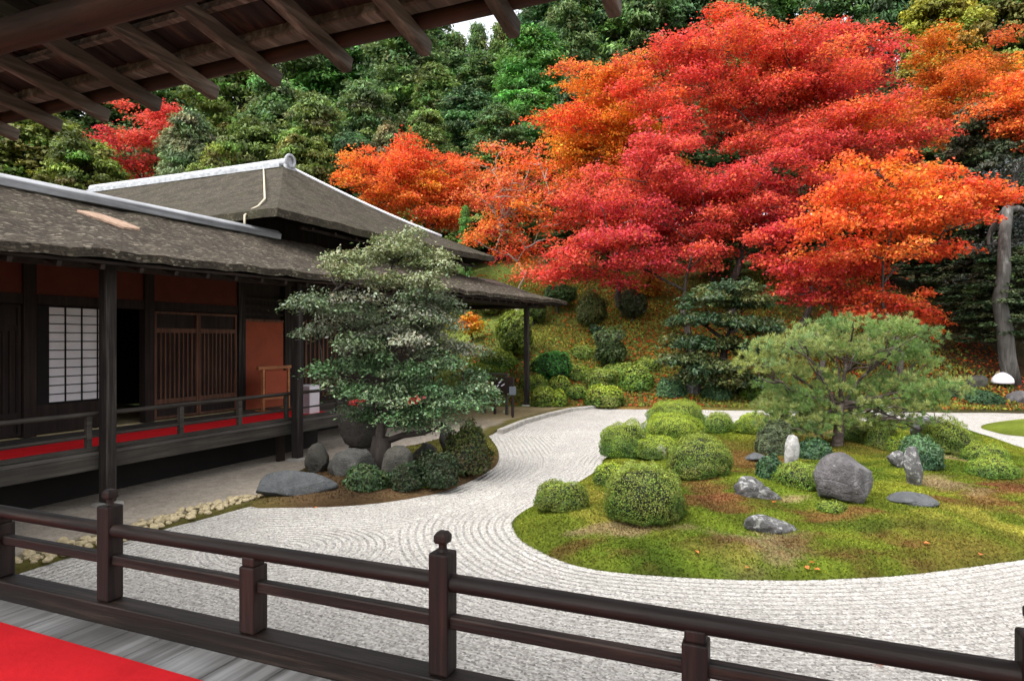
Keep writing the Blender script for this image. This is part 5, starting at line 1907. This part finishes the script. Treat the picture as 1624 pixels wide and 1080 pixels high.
# fallen leaves on the slope
def litter():
    n = 34000
    X = rng.uniform(-2, 17, n)
    s = rng.uniform(-0.4, 12, n)
    D = D0_of(X) + s
    keep = rng.random(n) < np.clip(0.25 + 0.6 * sn(np.stack([X, D], -1), 0.8, 91), 0.05, 1) * np.clip((X + 3) / 4, 0, 1)
    X, D = X[keep], D[keep]
    z = hill_h(X, D)
    x, y = world_xy(X, D)
    P = np.stack([x, y, z + 0.03], -1)
    m = len(P)
    Nn = np.array([0, 0, 1.0]) - FWD * 0.35 + rng.normal(0, 0.35, (m, 3))
    cols = np.array(ORA + SCA + GOL)[rng.integers(0, len(ORA + SCA + GOL), m)] * 0.58
    o = leaves_obj('fallen_leaves', [leaf_quads(P, Nn, 0.11, 0.085, jitter_col(cols, m, 0.1, 0.25))], M['leaf_maple'])
    tag(o, 'orange fallen maple leaves strewn over the slope', kind='stuff')
    n = 42000
    X = np.r_[rng.uniform(-4, 16, n)]
    D = D0_of(X) + rng.uniform(-0.5, 11, n)
    k = sn(np.stack([X, D], -1), 0.9, 92)
    keep = rng.random(n) < np.clip(0.55 + 0.5 * k, 0.1, 1)
    X, D, k = X[keep], D[keep], k[keep]
    x, y = world_xy(X, D)
    m = len(X)
    P = np.stack([x, y, hill_h(X, D) + 0.05], -1)
    T = np.array([0, 0, 1.0]) + rng.normal(0, 0.6, (m, 3))
    col = np.where((k > 0.3)[:, None], np.array([0.17, 0.17, 0.03]), np.array([0.11, 0.12, 0.025]))
    o = leaves_obj('undergrowth', [leaf_quads(P, -FWD + rng.normal(0, 0.5, (m, 3)), 0.15, 0.05, jitter_col(col, m, 0.12, 0.3), T=T)], M['moss_fuzz'])
    tag(o, 'moss and short green plants covering the slope', kind='stuff')
    # scattered leaves on the island and gravel
    pts = [(1280, 905), (1296, 908), (1288, 897), (1555, 884), (1228, 800), (1185, 905), (1470, 866), (1395, 1052), (1392, 1046), (500, 805), (1105, 880)]
    P = np.array([on_isl(*p) + UP * 0.03 if p[1] < 925 and p[0] > 800 else at(*p, 0.025) for p in pts])
    m = len(P)
    o = leaves_obj('fallen_leaves', [leaf_quads(P, UP + rng.normal(0, 0.2, (m, 3)), 0.055, 0.045, jitter_col((0.62, 0.18, 0.06), m, 0.1, 0.2))], M['leaf_maple'])
    tag(o, 'single fallen maple leaves lying on moss and gravel', kind='stuff')


litter()

# ================================================================== EVERGREENS OF THE FOREST
def conifer_template(seed, H=12.0, R=2.6, kind=0, ncl=400, per=210):
    r = np.random.default_rng(seed)
    t = r.uniform(0, 1, ncl) ** 0.9
    if kind == 0:      # plump cypress with sweeping sprays
        prof = np.clip(1 - t, 0, 1) ** 0.50 * 0.95 + 0.10
    elif kind == 1:    # broadleaf dome
        prof = np.sqrt(np.clip(1 - (t * 1.02 - 0.15) ** 2, 0.05, 1)) * np.where(t > 0.85, 0.75, 1)
    else:              # slimmer
        prof = np.clip(1 - t, 0, 1) ** 0.65 * 0.85 + 0.08
    z0 = 0.06 * H if kind != 1 else 0.2 * H
    z = z0 + t * (H - z0)
    th = r.uniform(0, 6.28, ncl)
    rr = R * prof * r.uniform(0.45, 1.15, ncl) * (1 + 0.16 * np.sin(3 * th + z * 0.8) + 0.10 * np.sin(5 * th - z * 1.7))
    cen = np.stack([rr * np.cos(th), rr * np.sin(th), z], -1)
    cr = r.uniform(0.25, 0.68, ncl)
    base = np.array([0.096, 0.160, 0.050]) if kind != 1 else np.array([0.108, 0.150, 0.040])
    ct = base * np.exp(r.normal(0, 0.34, (ncl, 1))) * np.exp(r.normal(0, 0.14, (ncl, 3)))
    cnt = np.maximum(25, (per * (cr / 0.62) ** 2).astype(int))
    idx = np.repeat(np.arange(ncl), cnt)
    n = len(idx)
    d = unit(r.normal(size=(n, 3)))
    d[:, 2] = np.where(d[:, 2] < -0.45, -d[:, 2], d[:, 2])
    # each clump is a bundle of pointed sprays, so its outline is ragged
    k1 = r.uniform(3, 6, ncl)[idx]
    fr = 1 + 0.42 * np.sin(d[:, 0] * k1 * 1.6 + idx) * np.cos(d[:, 1] * k1 * 1.5 + idx * 2) + 0.25 * np.sin(d[:, 2] * 9 + idx * 3)
    rad = cr[idx] * (0.55 + 0.45 * r.random(n) ** 0.5) * fr
    P = cen[idx] + d * rad[:, None] * np.array([1.15, 1.15, 0.50])
    Nn = d * 0.7 + np.array([0, 0, 0.5]) + r.normal(0, 0.55, (n, 3))
    T = np.stack([np.cos(th[idx]), np.sin(th[idx]), -0.35 + 0 * idx], -1) + r.normal(0, 0.45, (n, 3))
    col = ct[idx] * np.exp(r.normal(0, 0.25, (n, 1)))
    ls = r.uniform(0.6, 1.5, n)
    if kind == 1:
        q = leaf_quads(P, Nn, 0.19 * ls, 0.12 * ls, col)
    else:
        q = leaf_quads(P, Nn, 0.22 * ls, 0.08 * ls, col, T=T)
    me = mesh_np('crown', q[0], np.arange(len(q[0])).reshape(-1, 4), q[1])
    mb = MB()
    mb.tube([(0, 0, -1.0), (0.05, 0.03, H * 0.4), (0, 0, H * 0.86)], [0.24, 0.17, 0.05], 8)
    for k in range(0, ncl, 3):
        mb.tube([(0, 0, max(0.1, cen[k, 2] - 0.5)), cen[k] * np.array([0.6, 0.6, 1]) - UP * 0.2, cen[k]], [0.05, 0.035, 0.015], 5)
    V = np.concatenate(mb.v)
    tm = bpy.data.meshes.new('trunk')
    tm.from_pydata([tuple(p) for p in V], [], mb.f)
    tm.update()
    me.materials.append(M['conifer'])
    tm.materials.append(M['bark_dark'])
    return me, tm, H, R


TEMPL = {0: [conifer_template(s_, kind=0) for s_ in (1, 2, 3)], 1: [conifer_template(s_, kind=1, ncl=320) for s_ in (4, 5)], 2: [conifer_template(s_, kind=2, ncl=280) for s_ in (6, 7)]}
EXT = bpy.data.materials
M['conifer_grey'] = leaf_mat('conifer_grey', 0.7, 0.2, (1.7, 1.25, 1.9))
M['conifer_black'] = leaf_mat('conifer_black', 0.6, 0.12, (0.42, 0.46, 0.70))
M['conifer_yel'] = leaf_mat('conifer_yel', 0.65, 0.3, (2.3, 1.6, 0.8))


def forest_tree(name, label, px, ytop, D, wpx, kind, mat, group, ybase=None):
    b = hill_at(px, D)
    if D >= 44 and not (690 <= px <= 860):
        ytop -= 55
    wpx = wpx * 1.22 if D > 33 else wpx
    ztop = CZ + (540 - ytop) / FPX * D
    me, tm, H, R = TEMPL[kind][int(rng.integers(0, len(TEMPL[kind])))]
    root = empty(name, b, label, 'tree', group)
    sz = max(0.25, (ztop - b[2]) / H)
    sx = wpx * D / FPX / 2 / R
    root.scale = (sx, sx, sz)
    root.rotation_euler = (0, 0, rng.uniform(0, 6.28))
    c = bpy.data.objects.new('crown', me)
    t = bpy.data.objects.new('trunk', tm)
    for o in (c, t):
        o.parent = root
        C.objects.link(o)
    if mat != 'conifer':
        c.material_slots[0].link = 'OBJECT'
        c.material_slots[0].material = M[mat]
    return root


GF = 'evergreen trees of the hillside forest'
FT = [
    # px, ytop, D, width px, kind, material, label
    (60, 195, 38, 150, 1, 'conifer_olive', 'olive broadleaf tree behind the left end of the ridge cap'),
    (-60, 215, 37, 150, 1, 'conifer', 'green broadleaf tree cut by the left picture edge'),
    (130, 225, 36, 110, 1, 'conifer_olive', 'yellowish green tree just left of the far red maple'),
    (5, 160, 48, 170, 0, 'conifer_deep', 'dark conifer rising behind the left broadleaf trees'),
    (150, 120, 50, 150, 0, 'conifer', 'conifer behind the far red maple, under the eave'),
    (300, 186, 37, 100, 0, 'conifer_grey', 'silvery grey-green tree right of the far red maple'),
    (345, 235, 35, 80, 1, 'conifer_olive', 'olive bush-like tree just above the upper ridge'),
    (270, 110, 52, 150, 0, 'conifer', 'conifer behind the silvery grey-green tree'),
    (380, 120, 47, 140, 0, 'conifer_olive', 'olive conifer whose top touches the eave left of centre'),
    (440, 135, 42, 130, 0, 'conifer', 'green conifer above the round ridge end tile'),
    (500, 160, 38, 120, 0, 'conifer_olive', 'yellow-olive conifer right of the round ridge end tile'),
    (520, 70, 56, 150, 0, 'conifer_bright', 'fresh green conifer top just below the eave'),
    (580, 140, 42, 120, 0, 'conifer', 'plump green conifer above the orange maple\'s left part'),
    (560, 215, 37, 80, 0, 'conifer_deep', 'dark conifer flank directly over the orange maple'),
    (640, 85, 50, 130, 0, 'conifer', 'tall green conifer behind the orange maple'),
    (615, 205, 39, 46, 1, 'conifer_grey', 'small grey rounded treetop just above the orange maple'),
    (690, 110, 46, 110, 2, 'conifer_olive', 'brownish olive conifer left of the small sky gap'),
    (740, 150, 41, 120, 0, 'conifer_deep', 'dark blue-green conifer above the thin pinkish maple'),
    (720, 62, 58, 90, 2, 'conifer', 'slim conifer on the ridge left of the sky gap'),
    (795, 45, 58, 70, 2, 'conifer_olive', 'slim thin-topped conifer on the ridge in the sky gap'),
    (845, 55, 45, 130, 0, 'conifer_bright', 'vivid green plump conifer left of the yellow-orange maple'),
    (835, 150, 40, 110, 0, 'conifer_bright', 'lower vivid green conifer beside the yellow-orange maple'),
    (905, 25, 50, 110, 0, 'conifer', 'green conifer behind the yellow-orange maple\'s top'),
    (960, 0, 52, 110, 0, 'conifer_deep', 'dark conifer at the right end of the eave'),
    (905, 130, 41, 90, 2, 'conifer_deep', 'dark narrow conifer behind the left red boughs'),
    (1020, -40, 50, 130, 0, 'conifer', 'conifer top right of the eave above the red crowns'),
    (1090, -60, 52, 130, 0, 'conifer_deep', 'shadowy conifer above the left half of the huge red maple'),
    (1170, -50, 50, 120, 0, 'conifer', 'conifer above the peak of the huge red maple'),
    (1250, -70, 52, 140, 0, 'conifer_bright', 'conifer above the right half of the huge red maple'),
    (1330, -60, 48, 130, 0, 'conifer', 'conifer behind the right top of the huge red maple'),
    (1410, -60, 46, 110, 0, 'conifer_deep', 'deep green conifer left of the yellowish treetop'),
    (1490, 5, 40, 110, 1, 'conifer_yel', 'yellowish broadleaf treetop above the golden brown maple'),
    (1580, -30, 42, 120, 1, 'conifer_olive', 'olive twiggy tree at the upper right corner'),
    (1660, -40, 44, 140, 0, 'conifer', 'conifer cut by the upper right corner'),
    (1440, 120, 40, 100, 0, 'conifer_deep', 'dark conifer seen between red and golden crowns'),
    (1300, 120, 42, 140, 0, 'conifer_deep', 'dark conifer showing through the right red boughs'),
    (1180, 150, 40, 140, 0, 'conifer_deep', 'dark conifer showing through the centre of the red boughs'),
    (1060, 150, 38, 120, 0, 'conifer_deep', 'dark conifer showing through the left red boughs'),
    (738, 330, 29, 34, 2, 'conifer_bright', 'small bright green conifer just above the roof\'s right end'),
    (560, 330, 34, 60, 1, 'conifer_deep', 'dark shrubby tree low behind the upper roof\'s right slope'),
    (420, 290, 36, 90, 1, 'conifer_deep', 'dark low tree right behind the upper ridge'),
    (460, 40, 55, 150, 0, 'conifer', 'distant conifer just under the eave left of centre'),
    (600, 20, 57, 150, 0, 'conifer_deep', 'distant dark conifer just under the eave at centre'),
    (670, 50, 60, 130, 0, 'conifer', 'distant conifer left of the slim tree on the ridge'),
    (770, 95, 52, 120, 0, 'conifer', 'conifer filling the ridge just below the sky gap'),
    (790, 175, 37, 100, 0, 'conifer', 'green conifer directly above the thin pinkish maple'),
    (680, 180, 38, 90, 0, 'conifer_olive', 'olive conifer above the orange maple\'s right part'),
    (757, 42, 57, 58, 2, 'conifer', 'narrow conifer tip closing the small sky gap at the eave'),
    (870, 20, 58, 130, 0, 'conifer_deep', 'distant dark conifer right of the sky gap'),
    (220, 60, 56, 160, 0, 'conifer_deep', 'distant dark conifer hidden mostly by the eave at left'),
    (400, 205, 38, 110, 1, 'conifer', 'green rounded tree above the upper ridge\'s right half'),
    (480, 225, 35, 90, 1, 'conifer_olive', 'olive rounded tree just right of the ridge end tile'),
]
for px, yt, D, wp_, kd, mt, lab in FT:
    forest_tree('forest_tree', lab, px, yt, D, wp_, kd, mt, GF)

GD = 'dark evergreens at the right of the slope'
DK = [
    (1560, 175, 25.5, 130, 1, 'conifer_black', 'dark blue-grey broadleaf tree below the golden maple at right'),
    (1640, 260, 24.0, 130, 1, 'conifer_black', 'dark evergreen tree at the right edge behind the grey trunk'),
    (1600, 395, 22.0, 120, 1, 'conifer_black', 'dark leafy tree low at right around the grey trunk'),
    (1510, 420, 26.5, 110, 1, 'conifer_black', 'dark evergreen behind the orange sprays above the pine'),
    (1455, 400, 27.5, 110, 1, 'conifer_black', 'dark shrubby tree behind the pine\'s right crown'),
    (1555, 500, 24.5, 110, 1, 'conifer_black', 'dark undergrowth bush left of the grey trunk'),
    (1640, 520, 26.0, 110, 1, 'conifer_black', 'dark bush at the right picture edge behind the white dome'),
    (1390, 430, 29.0, 110, 1, 'conifer_black', 'dark bush behind the scarlet maple boughs'),
    (1250, 380, 28.5, 90, 1, 'conifer_deep', 'dark green tree between crimson boughs and the cloud-pruned conifer'),
    (1130, 400, 30.0, 90, 1, 'conifer_deep', 'shaded green tree above the cloud-pruned conifer'),
    (905, 420, 31.0, 80, 1, 'conifer_deep', 'shaded dark tree above the roof corner'),
    (965, 420, 33.0, 70, 1, 'conifer_deep', 'shaded bushy tree behind the high slope shrubs'),
]
for px, yt, D, wp_, kd, mt, lab in DK:
    forest_tree('dark_tree', lab, px, yt, D, wp_, kd, mt, GD)

# tall grey trunk at the right edge
tb2 = on_hill(1606, 606)
TD2 = XD(tb2[0], tb2[1])[1]
gl = L_([(1620, 340, 46, 30), (1580, 400, 40, 20), (1640, 390, 50, 30), (1555, 440, 34, 14), (1610, 260, 50, 24)], TD2 + 1.2, 1.0, [(0.035, 0.045, 0.045), (0.05, 0.06, 0.055), (0.065, 0.07, 0.06)], 0.42, dens=0.95)
lobed_tree('grey_trunk_tree', 'tall tree with thick pale grey trunk at the right picture edge', 'tree', tb2, gl, 'leaf_gloss', 'bark_grey', 130, 0.12, 0.06, tr=0.21, fork_pt=atd(1597, 330, TD2 + 0.5), twig=0.6, thick=0.25)

# dome-shaped white lamp below it
dp = on_hill(1590, 613)
DDp = XD(dp[0], dp[1])[1] / FPX
wd_ = empty('dome_lamp', dp, 'small white dome-shaped lamp at the foot of the grey trunk', 'lamp')
b = MB()
rr = 15 * DDp
b.tube([dp + UP * (z * rr) for z in (0.35, 0.55, 0.85, 1.15, 1.38, 1.5)], [rr * k for k in (1.0, 1.02, 0.95, 0.72, 0.42, 0.10)], 20)
b.build('shade', M['white_paint'], wd_, smooth=True)
b = MB(); b.tube([dp - UP * 0.1, dp + UP * 0.36 * rr], [rr * 0.35, rr * 0.30], 10); b.build('base', M['hall_dark'], wd_)
tp_ = on_hill(1600, 604)
o = rock('rock', 'tan rounded stone just behind the white dome lamp', tp_ + FWD * 0.25, (0.45, 0.35, 0.42), 'cobble', 71, 0, 0.1, rough=0.06)
